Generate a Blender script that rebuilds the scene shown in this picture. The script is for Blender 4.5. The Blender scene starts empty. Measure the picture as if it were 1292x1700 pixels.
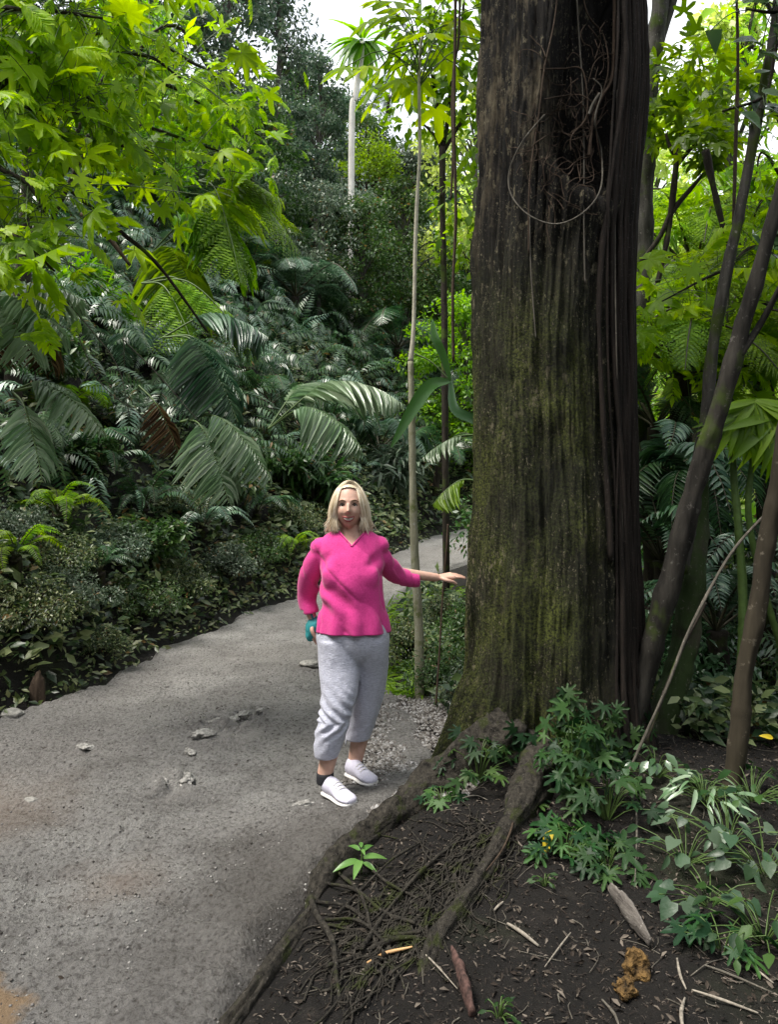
import bpy, math, random
import numpy as np
from mathutils import Vector, Matrix

S = bpy.context.scene
COL = S.collection
rng = np.random.default_rng(11)
random.seed(5)

# ------------------------------------------------------------------ camera, sky, sun, exposure
CAM_Z = 1.55
FPX, U0, V0 = 1228.0, 646.0, 821.0          # photo pixels: focal length, principal column, horizon row
cam_data = bpy.data.cameras.new('camera')
cam = bpy.data.objects.new('camera', cam_data)
COL.objects.link(cam)
cam.location = (0, 0, CAM_Z)
cam.rotation_euler = (math.radians(90), 0, 0)
cam_data.sensor_fit = 'VERTICAL'
cam_data.sensor_height = 36.0
cam_data.lens = 36.0 * FPX / 1700.0
cam_data.shift_y = -29.0 / 1700.0
cam_data.clip_start = 0.05
cam_data.clip_end = 900
S.camera = cam

SUN_ELEV, SUN_AZ = math.radians(62), math.radians(-112)     # azimuth from +Y, negative = towards the left
w = bpy.data.worlds.new('World'); S.world = w; w.use_nodes = True
wn = w.node_tree
sky = wn.nodes.new('ShaderNodeTexSky'); sky.sky_type = 'NISHITA'; sky.sun_disc = False
sky.sun_elevation = SUN_ELEV; sky.sun_rotation = SUN_AZ
sky.air_density = 1.4; sky.dust_density = 3.5; sky.ozone_density = 1.0
_tc = wn.nodes.new('ShaderNodeTexCoord'); _mp = wn.nodes.new('ShaderNodeMapping'); _mp.inputs['Scale'].default_value = (1, 1, 2.2)
_cn = wn.nodes.new('ShaderNodeTexNoise'); _cn.inputs['Scale'].default_value = 3.0; _cn.inputs['Detail'].default_value = 5
_cr = wn.nodes.new('ShaderNodeValToRGB'); _cr.color_ramp.elements[0].position = 0.36; _cr.color_ramp.elements[1].position = 0.56
_cr.color_ramp.elements[0].color = (0.72, 0.72, 0.72, 1)
_mx = wn.nodes.new('ShaderNodeMix'); _mx.data_type = 'RGBA'; _mx.inputs[7].default_value = (8.0, 8.2, 8.6, 1)      # thin bright cloud over the blue
wn.links.new(_tc.outputs['Generated'], _mp.inputs[0]); wn.links.new(_mp.outputs[0], _cn.inputs['Vector']); wn.links.new(_cn.outputs['Fac'], _cr.inputs[0])
wn.links.new(_cr.outputs[0], _mx.inputs[0]); wn.links.new(sky.outputs[0], _mx.inputs[6]); wn.links.new(_mx.outputs[2], wn.nodes['Background'].inputs[0])
wn.nodes['Background'].inputs[1].default_value = 0.10
sd = bpy.data.lights.new('sun', 'SUN'); sun = bpy.data.objects.new('sun', sd); COL.objects.link(sun)
sd.energy = 2.9; sd.angle = math.radians(24); sd.color = (1.0, 0.95, 0.86)
sdir = Vector((math.sin(SUN_AZ) * math.cos(SUN_ELEV), math.cos(SUN_AZ) * math.cos(SUN_ELEV), math.sin(SUN_ELEV)))
sun.rotation_euler = sdir.to_track_quat('Z', 'Y').to_euler()
sun.location = (0, 0, 30)
S.view_settings.view_transform = 'Standard'; S.view_settings.look = 'None'
S.view_settings.exposure = 1.15; S.view_settings.gamma = 1.0
S.render.engine = 'CYCLES'
S.cycles.max_bounces = 6; S.cycles.diffuse_bounces = 3; S.cycles.glossy_bounces = 2
S.cycles.transmission_bounces = 4; S.cycles.transparent_max_bounces = 4
S.cycles.use_denoising = True
S.cycles.sample_clamp_indirect = 4.0

# ------------------------------------------------------------------ maths helpers
def P(u, v, Y):
    return np.array([(u - U0) / FPX * Y, Y, CAM_Z - (v - V0) / FPX * Y])

def _hash(ix, iy, iz, seed):
    h = (ix * 374761393 + iy * 668265263 + iz * 2147483647 + seed * 974634777) & 0xffffffff
    h = ((h ^ (h >> 13)) * 1274126177) & 0xffffffff
    return ((h ^ (h >> 16)) & 0xffff) / 65535.0

def vnoise(p, seed=0):
    p = np.asarray(p, float)
    i = np.floor(p).astype(np.int64); f = p - i
    f = f * f * (3 - 2 * f)
    r = 0
    for dx in (0, 1):
        wx = f[..., 0] if dx else 1 - f[..., 0]
        for dy in (0, 1):
            wy = f[..., 1] if dy else 1 - f[..., 1]
            for dz in (0, 1):
                wz = f[..., 2] if dz else 1 - f[..., 2]
                r = r + wx * wy * wz * _hash(i[..., 0] + dx, i[..., 1] + dy, i[..., 2] + dz, seed)
    return r * 2 - 1

def fbm(p, octv=4, seed=0, gain=0.5):
    p = np.asarray(p, float); a, r, t = 1.0, 0, 0
    for k in range(octv):
        r = r + a * vnoise(p * (2 ** k) + 17.3 * k, seed + k); t += a; a *= gain
    return r / t

def sstep(a, b, x):
    t = np.clip((x - a) / (b - a), 0, 1)
    return t * t * (3 - 2 * t)

def unit(a):
    a = np.asarray(a, float)
    return a / np.maximum(np.linalg.norm(a, axis=-1, keepdims=True), 1e-9)

def spline(pts, n):
    """Catmull-Rom through pts (rows of any width), n samples."""
    pts = np.asarray(pts, float)
    q = np.vstack([2 * pts[0] - pts[1], pts, 2 * pts[-1] - pts[-2]])
    t = np.linspace(0, len(pts) - 1 - 1e-6, n); i = t.astype(int); f = (t - i)[:, None]
    a, b, c, d = q[i], q[i + 1], q[i + 2], q[i + 3]
    return 0.5 * (2 * b + (c - a) * f + (2 * a - 5 * b + 4 * c - d) * f ** 2 + (3 * b - a - 3 * c + d) * f ** 3)

# ------------------------------------------------------------------ mesh builder
class MB:
    def __init__(s):
        s.V = []; s.Q = []; s.T = []; s.n = 0
    def add(s, V, Q=None, T=None):
        V = np.asarray(V, float).reshape(-1, 3)
        if Q is not None and len(Q): s.Q.append(np.asarray(Q, np.int64) + s.n)
        if T is not None and len(T): s.T.append(np.asarray(T, np.int64) + s.n)
        s.V.append(V); s.n += len(V)
    def batch(s, tv, tq, tt, R, O):
        """template verts tv, quads tq, tris tt; R (N,3,3) columns = axes times scale, O (N,3) origins"""
        N, k = len(O), len(tv)
        if N == 0: return
        V = np.einsum('nij,kj->nki', R, tv) + O[:, None, :]
        off = (np.arange(N) * k)[:, None, None]
        s.add(V, (np.asarray(tq)[None] + off).reshape(-1, 4) if len(tq) else None,
              (np.asarray(tt)[None] + off).reshape(-1, 3) if len(tt) else None)
    def mesh(s, name, smooth=True, origin=None):
        V = np.concatenate(s.V) if s.V else np.zeros((0, 3))
        if origin is not None: V = V - np.asarray(origin)
        Q = np.concatenate(s.Q) if s.Q else np.zeros((0, 4), np.int64)
        T = np.concatenate(s.T) if s.T else np.zeros((0, 3), np.int64)
        me = bpy.data.meshes.new(name)
        me.vertices.add(len(V)); me.vertices.foreach_set('co', V.astype(np.float32).ravel())
        nl = Q.size + T.size
        me.loops.add(nl)
        me.loops.foreach_set('vertex_index', np.concatenate([Q.ravel(), T.ravel()]).astype(np.int32))
        me.polygons.add(len(Q) + len(T))
        me.polygons.foreach_set('loop_start', np.concatenate([np.arange(len(Q)) * 4, Q.size + np.arange(len(T)) * 3]).astype(np.int32))
        me.update(calc_edges=True); me.validate()
        me.polygons.foreach_set('use_smooth', np.full(len(me.polygons), smooth))
        return me
    def obj(s, name, mat, parent=None, origin=None, smooth=True):
        """origin = world position of the object (or of its parent thing)"""
        if origin is None: origin = np.array(parent.location) if parent is not None else np.zeros(3)
        me = s.mesh(name, smooth, origin); me.materials.append(mat)
        o = bpy.data.objects.new(name, me); COL.objects.link(o)
        if parent is not None: o.parent = parent
        else: o.location = tuple(origin)
        return o

def tag(o, label=None, cat=None, group=None, kind=None):
    if label: o['label'] = label
    if cat: o['category'] = cat
    if group: o['group'] = group
    if kind: o['kind'] = kind
    return o

def empty(name, loc, label, cat, group=None):
    o = bpy.data.objects.new(name, None); COL.objects.link(o); o.location = tuple(float(c) for c in loc)
    o.empty_display_size = 0.1
    return tag(o, label, cat, group)

def part(name, me, parent, mat=None, loc=(0, 0, 0), rot=(0, 0, 0), sc=1.0):
    """a child object that shares mesh data"""
    o = bpy.data.objects.new(name, me); COL.objects.link(o); o.parent = parent
    o.location = loc; o.rotation_euler = rot; o.scale = (sc, sc, sc) if np.isscalar(sc) else sc
    return o

def copy_tree(o, parent=None):
    c = o.copy(); COL.objects.link(c)
    if parent is not None: c.parent = parent
    for ch in [x for x in bpy.data.objects if x.parent == o and x is not c]: copy_tree(ch, c)
    return c

def frames(pts):
    """parallel-transport frames along a polyline -> T, N, B"""
    T = unit(np.gradient(pts, axis=0)); n = len(pts)
    N = np.zeros_like(T)
    a = np.array([0, 0, 1.0]) if abs(T[0][2]) < 0.9 else np.array([1.0, 0, 0])
    N[0] = unit(np.cross(np.cross(T[0], a), T[0]))
    for i in range(1, n):
        v = N[i - 1] - T[i] * np.dot(N[i - 1], T[i]); N[i] = unit(v)
    return T, N, np.cross(T, N)

def tube(mb, pts, rad, sides=8, ctrl=True, n=None, rough=0.0, freq=6.0, seed=0, cap=True, flat=1.0, ridge=0.0):
    pts = np.asarray(pts, float); rad = np.asarray(rad, float)
    if rad.ndim == 0: rad = np.full(len(pts), float(rad))
    if ctrl:
        n = n or max(6, len(pts) * 5)
        q = spline(np.hstack([pts, rad[:, None]]), n); pts, rad = q[:, :3], np.maximum(q[:, 3], 1e-4)
    n = len(pts)
    T, N, B = frames(pts)
    a = np.linspace(0, 2 * math.pi, sides, endpoint=False)
    c, s_ = np.cos(a), np.sin(a)
    dirs = c[None, :, None] * N[:, None, :] + s_[None, :, None] * B[:, None, :] * flat
    r = rad[:, None] * np.ones((1, sides))
    V = pts[:, None, :] + dirs * r[..., None]
    if rough: V = V + dirs * (r * rough * fbm(V * freq, 3, seed))[..., None]
    if ridge:
        aa = np.arange(sides) / sides * 2 * math.pi; ln = np.concatenate([[0], np.cumsum(np.linalg.norm(np.diff(pts, axis=0), axis=1))])
        qq = np.stack([np.cos(aa)[None] * 4.5 + 0 * ln[:, None], np.sin(aa)[None] * 4.5 + 0 * ln[:, None], ln[:, None] * 3.5 + seed + 0 * aa[None]], -1)
        V = V - dirs * (r * ridge * np.abs(fbm(qq, 3, seed + 90)))[..., None] * 1.6
    V = V.reshape(-1, 3)
    i = np.arange(n - 1)[:, None] * sides; j = np.arange(sides)[None, :]; j2 = (j + 1) % sides
    Q = np.stack([i + j, i + j2, i + sides + j2, i + sides + j], -1).reshape(-1, 4)
    Tq = []
    if cap:
        V = np.vstack([V, pts[0], pts[-1]]); k = n * sides
        for q in range(sides):
            Tq.append((k, (q + 1) % sides, q)); Tq.append((k + 1, (n - 1) * sides + q, (n - 1) * sides + (q + 1) % sides))
    mb.add(V, Q, Tq)

# ------------------------------------------------------------------ materials
def new_mat(name):
    m = bpy.data.materials.new(name); m.use_nodes = True
    nt = m.node_tree; b = nt.nodes['Principled BSDF']
    return m, nt, b

def nd(nt, t, **kw):
    n = nt.nodes.new(t)
    for k, v in kw.items(): setattr(n, k, v)
    return n

def ramp(nt, stops, src=None):
    r = nd(nt, 'ShaderNodeValToRGB'); e = r.color_ramp.elements
    while len(e) < len(stops): e.new(0.5)
    for k, (p, c) in enumerate(stops):
        e[k].position = p; e[k].color = (*c, 1) if len(c) == 3 else c
    if src is not None: nt.links.new(src, r.inputs[0])
    return r

def noise_tex(nt, scale, detail=5, rough=0.55, stretch=None, coord='Object', dist=0.0):
    tc = nd(nt, 'ShaderNodeTexCoord'); n = nd(nt, 'ShaderNodeTexNoise')
    n.inputs['Scale'].default_value = scale; n.inputs['Detail'].default_value = detail
    n.inputs['Roughness'].default_value = rough; n.inputs['Distortion'].default_value = dist
    if stretch:
        mp = nd(nt, 'ShaderNodeMapping'); mp.inputs['Scale'].default_value = stretch
        nt.links.new(tc.outputs[coord], mp.inputs[0]); nt.links.new(mp.outputs[0], n.inputs['Vector'])
    else: nt.links.new(tc.outputs[coord], n.inputs['Vector'])
    return n.outputs['Fac']

def mixc(nt, fac, a, b, mode='MIX'):
    m = nd(nt, 'ShaderNodeMix', data_type='RGBA', blend_type=mode)
    for sock, val in ((m.inputs[0], fac), (m.inputs[6], a), (m.inputs[7], b)):
        if hasattr(val, 'is_output'): nt.links.new(val, sock)
        elif np.isscalar(val): sock.default_value = val
        else: sock.default_value = (*val, 1)
    return m.outputs[2]

def math_n(nt, op, a, b=None, c=None):
    m = nd(nt, 'ShaderNodeMath', operation=op)
    for k, val in enumerate((a, b, c)):
        if val is None: continue
        if hasattr(val, 'is_output'): nt.links.new(val, m.inputs[k])
        else: m.inputs[k].default_value = val
    return m.outputs[0]

def bump(nt, b, h, strength=0.5, dist=0.02):
    n = nd(nt, 'ShaderNodeBump'); n.inputs['Strength'].default_value = strength; n.inputs['Distance'].default_value = dist
    nt.links.new(h, n.inputs['Height']); nt.links.new(n.outputs[0], b.inputs['Normal'])

def leaf_mat(name, cols, rough=0.42, transl=0.35, spec=0.5, tcol=None, dead=None):
    m, nt, b = new_mat(name)
    g = nd(nt, 'ShaderNodeNewGeometry'); oi = nd(nt, 'ShaderNodeObjectInfo')
    n = len(cols); r = ramp(nt, [(0.1 + 0.8 * k / max(1, n - 1), c) for k, c in enumerate(cols)], g.outputs['Random Per Island'])
    c = r.outputs[0]
    pn = noise_tex(nt, 1.3, 3)
    hs = nd(nt, 'ShaderNodeHueSaturation')
    nt.links.new(c, hs.inputs['Color'])
    v = math_n(nt, 'MULTIPLY_ADD', oi.outputs['Random'], 0.35, 0.68)
    v2 = math_n(nt, 'MULTIPLY_ADD', pn, 0.6, v)
    nt.links.new(math_n(nt, 'SUBTRACT', v2, 0.12), hs.inputs['Value'])
    nt.links.new(math_n(nt, 'MULTIPLY_ADD', oi.outputs['Random'], 0.03, 0.484), hs.inputs['Hue'])
    c = hs.outputs[0]
    if dead:
        k = math_n(nt, 'GREATER_THAN', math_n(nt, 'FRACT', math_n(nt, 'MULTIPLY', g.outputs['Random Per Island'], 37.7)), 1 - dead)
        c = mixc(nt, k, c, (0.16, 0.10, 0.035))
    nt.links.new(c, b.inputs['Base Color'])
    b.inputs['Roughness'].default_value = rough; b.inputs['Specular IOR Level'].default_value = spec
    fine = noise_tex(nt, 60, 2)
    bump(nt, b, fine, 0.25, 0.004)
    if transl:
        t = nd(nt, 'ShaderNodeBsdfTranslucent'); mx = nd(nt, 'ShaderNodeMixShader'); mx.inputs[0].default_value = transl
        h2 = nd(nt, 'ShaderNodeHueSaturation'); h2.inputs['Hue'].default_value = 0.494; h2.inputs['Saturation'].default_value = 1.1; h2.inputs['Value'].default_value = 1.5
        nt.links.new(c, h2.inputs['Color']); nt.links.new(h2.outputs[0], t.inputs['Color'])
        nt.links.new(b.outputs[0], mx.inputs[1]); nt.links.new(t.outputs[0], mx.inputs[2])
        nt.links.new(mx.outputs[0], nt.nodes['Material Output'].inputs['Surface'])
    return m

def bark_mat(name, c1, c2, moss=0.0, scale=14, mossc=(0.05, 0.075, 0.012), rough=0.9, stretch=(1, 1, 0.18), b_str=0.8):
    m, nt, b = new_mat(name)
    f = noise_tex(nt, scale, 6, 0.65, stretch)
    c = ramp(nt, [(0.3, c1), (0.68, c2)], f).outputs[0]
    f2 = noise_tex(nt, scale * 0.25, 4)
    if moss:
        k = ramp(nt, [(0.62 - 0.3 * moss, (0, 0, 0)), (0.7 - 0.2 * moss, (1, 1, 1))], f2).outputs[0]
        c = mixc(nt, k, c, mossc)
    fk = ramp(nt, [(0.60, (0, 0, 0)), (0.65, (0.75, 0.75, 0.75))], noise_tex(nt, scale * 2.2, 5, 0.75)).outputs[0]      # lichen flecks and scars
    c = mixc(nt, fk, c, tuple(min(0.6, x * 1.7 + 0.03) for x in c2))
    nt.links.new(c, b.inputs['Base Color']); b.inputs['Roughness'].default_value = rough
    b.inputs['Specular IOR Level'].default_value = 0.25
    bump(nt, b, f, b_str, 0.02)
    return m

def plain_mat(name, col, rough=0.6, nscale=30, var=0.25, spec=0.4, bs=0.15, bd=0.004):
    m, nt, b = new_mat(name)
    f = noise_tex(nt, nscale, 4)
    d = tuple(x * (1 - var) for x in col); e = tuple(min(1, x * (1 + var)) for x in col)
    nt.links.new(ramp(nt, [(0.3, d), (0.7, e)], f).outputs[0], b.inputs['Base Color'])
    b.inputs['Roughness'].default_value = rough; b.inputs['Specular IOR Level'].default_value = spec
    bump(nt, b, f, bs, bd)
    return m

M = {}
M['fern_dark'] = leaf_mat('fern dark green', [(0.018, 0.055, 0.022), (0.035, 0.095, 0.035), (0.06, 0.13, 0.045)], 0.33, 0.25, 0.6, dead=0.02)
M['fern_blue'] = leaf_mat('fern blue green', [(0.03, 0.08, 0.045), (0.07, 0.14, 0.08), (0.16, 0.25, 0.16)], 0.28, 0.2, 0.7)  # blue green, brightened so the colour carries pale frond highlights
M['fern_pale'] = leaf_mat('palm pale green painted sheen', [(0.12, 0.21, 0.10), (0.21, 0.30, 0.18), (0.34, 0.42, 0.30)], 0.3, 0.25, 0.7)  # pale leaf green, with whitish sky highlights painted into the tones
M['fern_lime'] = leaf_mat('fern lime green', [(0.09, 0.18, 0.010), (0.16, 0.29, 0.015), (0.25, 0.40, 0.03)], 0.4, 0.5)
M['lime'] = leaf_mat('lobed lime leaves', [(0.14, 0.29, 0.004), (0.26, 0.45, 0.005), (0.42, 0.62, 0.008), (0.20, 0.38, 0.005)], 0.45, 0.5, 0.3)
M['bush'] = leaf_mat('bush mid green', [(0.022, 0.06, 0.015), (0.04, 0.095, 0.022), (0.075, 0.14, 0.035)], 0.38, 0.3, dead=0.03)
M['bush_grey'] = leaf_mat('bush grey green', [(0.04, 0.075, 0.045), (0.085, 0.13, 0.08), (0.19, 0.24, 0.17)], 0.35, 0.25, dead=0.02)
M['bush_lime'] = leaf_mat('bush bright green', [(0.07, 0.16, 0.012), (0.13, 0.26, 0.018), (0.21, 0.36, 0.03)], 0.4, 0.5)
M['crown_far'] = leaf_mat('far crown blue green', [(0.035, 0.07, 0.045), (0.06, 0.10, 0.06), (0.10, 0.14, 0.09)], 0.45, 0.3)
M['crown_lime'] = leaf_mat('far crown painted haze green', [(0.28, 0.40, 0.07), (0.42, 0.56, 0.13), (0.56, 0.68, 0.26)], 0.45, 0.55)  # leaf colour brightened in place of the clearing's sunlit haze
M['cover'] = leaf_mat('ground cover', [(0.012, 0.030, 0.010), (0.035, 0.070, 0.020), (0.09, 0.13, 0.04), (0.22, 0.25, 0.12)], 0.38, 0.25, dead=0.03)
M['glossy'] = leaf_mat('glossy broad leaves', [(0.035, 0.09, 0.035), (0.06, 0.13, 0.055), (0.11, 0.19, 0.10)], 0.26, 0.2, 0.8)
M['ivy'] = leaf_mat('deep green lobed leaves', [(0.010, 0.035, 0.012), (0.020, 0.06, 0.014), (0.045, 0.10, 0.022)], 0.5, 0.2, 0.25)
M['yellow_leaf'] = plain_mat('yellow leaf', (0.55, 0.42, 0.02), 0.5)
M['seedling'] = leaf_mat('seedling green', [(0.10, 0.24, 0.05), (0.16, 0.32, 0.08)], 0.35, 0.35)
M['litter'] = leaf_mat('leaf litter', [(0.012, 0.009, 0.007), (0.025, 0.018, 0.013), (0.035, 0.027, 0.02), (0.06, 0.048, 0.037), (0.16, 0.135, 0.11)], 0.8, 0.0, 0.3)
M['wood_dark'] = bark_mat('dark wet bark', (0.008, 0.006, 0.005), (0.045, 0.036, 0.028), 0.25, 20)
M['wood_grey'] = bark_mat('grey bark', (0.014, 0.013, 0.011), (0.095, 0.09, 0.08), 0.35, 16)
M['stone_pale'] = plain_mat('pale embedded stone', (0.27, 0.26, 0.245), 0.85, 40, 0.6, bs=1.0, bd=0.015)
M['wood_pale'] = bark_mat('pale stem bark', (0.26, 0.25, 0.17), (0.42, 0.41, 0.30), 0.25, 22, mossc=(0.14, 0.17, 0.05))
M['wood_mossy'] = bark_mat('mossy bark', (0.02, 0.018, 0.012), (0.07, 0.065, 0.045), 0.9, 16, mossc=(0.03, 0.05, 0.015))
M['vine'] = bark_mat('vine bark', (0.03, 0.02, 0.014), (0.10, 0.07, 0.05), 0, 30)
M['vine_pale'] = bark_mat('pale vine bark', (0.05, 0.044, 0.036), (0.16, 0.145, 0.12), 0, 30)
M['stalk'] = plain_mat('green leaf stalk', (0.07, 0.12, 0.03), 0.5)
M['stalk_dark'] = plain_mat('brown leaf stalk', (0.05, 0.045, 0.025), 0.6)
M['root'] = bark_mat('root bark', (0.004, 0.0035, 0.003), (0.058, 0.051, 0.041), 0.2, 42, mossc=(0.03, 0.036, 0.010), stretch=(1, 0.75, 1), b_str=1.0)
M['stick'] = plain_mat('bleached stick', (0.26, 0.23, 0.19), 0.8, 60, 0.5)
M['wood_grey2'] = bark_mat('smooth grey green bark', (0.008, 0.007, 0.006), (0.05, 0.045, 0.038), 0.15, 12)
M['wood_brown'] = bark_mat('smooth brown stem', (0.022, 0.018, 0.012), (0.055, 0.045, 0.03), 0, 9, stretch=(1, 1, 0.1), b_str=0.4)
M['orange_wood'] = plain_mat('orange wood', (0.55, 0.33, 0.15), 0.6)

# ------------------------------------------------------------------ terrain
LE = np.array([(-4.2, -8), (-3.9, 0), (-3.3, 3.2), (-2.9, 4.5), (-2.71, 5.16), (-2.43, 5.8), (-2.3, 7.35), (-1.93, 8.9), (-1.28, 10.75), (-0.3, 13.5), (1.0, 17), (3.0, 20), (6.5, 22.5), (14, 26), (40, 36)])
RE = np.array([(-0.7, -8), (-0.6, 0), (-0.45, 2.17), (-0.28, 2.8), (0.0, 3.5), (0.28, 4.0), (0.32, 4.6), (0.12, 5.6), (0.02, 7.0), (0.08, 10), (0.9, 12.6), (2.6, 15.2), (5.0, 17.3), (9, 19.5), (40, 31)])
def poly_dist(x, y, L):
    best = np.full(np.shape(x), 1e9); side = np.zeros(np.shape(x))
    for (ax, ay), (bx, by) in zip(L[:-1], L[1:]):
        dx, dy = bx - ax, by - ay; l2 = dx * dx + dy * dy
        t = np.clip(((x - ax) * dx + (y - ay) * dy) / l2, 0, 1)
        d = np.hypot(x - ax - t * dx, y - ay - t * dy)
        cr = dx * (y - ay) - dy * (x - ax)          # >0: left of the line
        m = d < best - 1e-9
        best = np.where(m, d, best); side = np.where(m, np.sign(cr), side)
    return best * side
def H(x, y, fine=True):
    x = np.asarray(x, float); y = np.asarray(y, float)
    d = poly_dist(x, y, LE); e = -poly_dist(x, y, RE)
    rise = 0.75 * sstep(8, 21, y)
    q = np.stack([x, y, 0 * x], -1)
    dl = np.maximum(d, 0)
    bank = 0.25 * sstep(0, 0.35, dl) + 1.15 * np.clip(dl - 0.25, 0, 3.4) + 0.82 * np.clip(dl - 3.65, 0, 22) + 0.15 * np.maximum(dl - 25, 0)
    bank = bank + sstep(0.2, 1.5, dl) * (0.30 * fbm(q * 0.7, 4, 3) + 0.5 * fbm(q * 0.22, 2, 8))
    er = np.maximum(e, 0)
    right = -0.22 * np.clip(er - 2.3, 0, 7) + 0.30 * np.clip(er - 14, 0, 40) + sstep(0.1, 1.5, er) * 0.10 * fbm(q * 0.9, 3, 5) + 0.04 * sstep(0, 0.3, er)
    tr = np.hypot(x - 0.95, y - 4.3)                  # soil heaped round the big trunk
    right = right + 0.16 * np.exp(-(tr / 0.95) ** 2) * sstep(-0.2, 0.3, e)
    z = rise + np.where(d > 0, bank, 0) + np.where(e > 0, right, 0)
    if fine:
        near = sstep(9, 5, np.hypot(x, y))
        z = z + near * sstep(0.0, 0.25, er) * (0.036 * fbm(q * 5, 4, 9) + 0.016 * fbm(q * 22, 3, 4))
    return z
def hit(u, v, y0=1.5, y1=60):
    Y = np.geomspace(y0, y1, 1500); p = np.stack([(u - U0) / FPX * Y, Y, CAM_Z - (v - V0) / FPX * Y], -1)
    h = H(p[:, 0], p[:, 1]); k = np.nonzero(p[:, 2] < h)[0]
    if len(k) == 0: return p[-1]
    q = p[k[0]].copy(); q[2] = h[k[0]]; return q

def grid_mesh(xs, ys, zf):
    X, Y = np.meshgrid(xs, ys); Z = zf(X, Y)
    nx, ny = len(xs), len(ys)
    i = np.arange(ny - 1)[:, None] * nx; j = np.arange(nx - 1)[None, :]
    Q = np.stack([i + j, i + j + 1, i + nx + j + 1, i + nx + j], -1).reshape(-1, 4)
    mb = MB(); mb.add(np.stack([X, Y, Z], -1), Q); return mb

def ax(*segs):
    out = []
    for a, b, st in segs: out.append(np.arange(a, b, st))
    return np.concatenate(out)
xs = ax((-160, -20, 7), (-20, -6, 0.7), (-6, 6, 0.045), (6, 20, 0.6), (20, 170, 7))
ys = ax((-30, -2, 4), (-2, 1.6, 0.4), (1.6, 6.2, 0.035), (6.2, 14, 0.13), (14, 40, 0.8), (40, 220, 8))
def ground_z(X, Y):
    z = H(X, Y)
    d = poly_dist(X, Y, LE); e = -poly_dist(X, Y, RE)
    inside = np.minimum(-d, -e)
    return z - 0.10 * sstep(0.0, 0.15, inside)
m, nt, b = new_mat('forest soil')
f1 = noise_tex(nt, 9, 8, 0.7); f2 = noise_tex(nt, 1.1, 4); f3 = noise_tex(nt, 70, 3)
c = ramp(nt, [(0.28, (0.002, 0.0017, 0.0015)), (0.55, (0.0075, 0.006, 0.005)), (0.8, (0.03, 0.025, 0.021))], f1).outputs[0]
c = mixc(nt, ramp(nt, [(0.66, (0, 0, 0)), (0.72, (1, 1, 1))], f3).outputs[0], c, (0.07, 0.06, 0.05))
c = mixc(nt, ramp(nt, [(0.55, (0, 0, 0)), (0.7, (0.6, 0.6, 0.6))], f2).outputs[0], c, (0.022, 0.03, 0.010))
nt.links.new(c, b.inputs['Base Color']); b.inputs['Roughness'].default_value = 0.85
b.inputs['Specular IOR Level'].default_value = 0.3
bump(nt, b, math_n(nt, 'ADD', f1, math_n(nt, 'MULTIPLY', f3, 0.35)), 0.9, 0.035)
M['soil'] = m
g = grid_mesh(xs, ys, ground_z).obj('ground', M['soil'])
tag(g, kind='structure')

# path: its own fine sheet, ruts, prints and stones pressed into the clay
LEs = LE[:12]; REs = RE[:13]
def path_z(X, Y):
    X = np.asarray(X, float); Y = np.asarray(Y, float); q = np.stack([X, Y, 0 * X], -1)
    Z = 0.75 * sstep(8, 21, Y) + 0.035 * fbm(q * 0.9, 3, 31) + 0.028 * fbm(q * np.array([4, 8, 1]), 4, 32) + 0.011 * fbm(q * np.array([16, 30, 1]), 3, 33) - 0.016 * sstep(0.38, 0.6, fbm(q * np.array([9, 14, 1]), 3, 39))
    Z = Z + 0.0045 * np.abs(fbm(q * 55, 2, 37))
    # crumbled clods and holes in the middle of the path
    for (u, v, r, a) in ((352, 1218, 0.22, 0.060), (415, 1192, 0.17, 0.035), (300, 1240, 0.10, -0.03), (290, 1300, 0.17, 0.050), (330, 1180, 0.12, -0.02), (150, 1250, 0.16, 0.018), (45, 1330, 0.09, 0.02), (200, 1410, 0.2, -0.016), (90, 1490, 0.14, 0.015), (515, 1105, 0.10, 0.03), (250, 1480, 0.12, 0.012), (420, 1400, 0.15, -0.012)):
        yc = 1228 * 1.55 / (v - V0); xc = (u - U0) / FPX * yc
        rr = np.hypot((X - xc), (Y - yc) * 0.8) / r
        wgt = np.exp(-rr ** 2)
        Z = Z + a * wgt * (0.45 + 2.2 * fbm(q * 15, 4, 35)) 
    # low ridge of small drainage rills running to the lower right
    k = sstep(2.0, 2.6, Y) * sstep(4.0, 3.2, Y) * sstep(-1.3, -0.5, X)
    Z = Z + k * 0.012 * np.sin((X * 0.55 + Y) * 34 + 3 * fbm(q * 3, 2, 36)) * (0.5 + 0.5 * vnoise(q * 3, 38))
    Z = Z + 0.011 * (1 - np.abs(fbm(q * np.array([8, 20, 1]) + 0.6, 2, 40))) ** 4
    fl = np.exp(-(((X + 0.21) / 0.24) ** 2 + ((Y - 3.84) / 0.30) ** 2) ** 2)      # trodden flat where she stands
    return Z * (1 - fl) + 0.016 * fl
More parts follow.
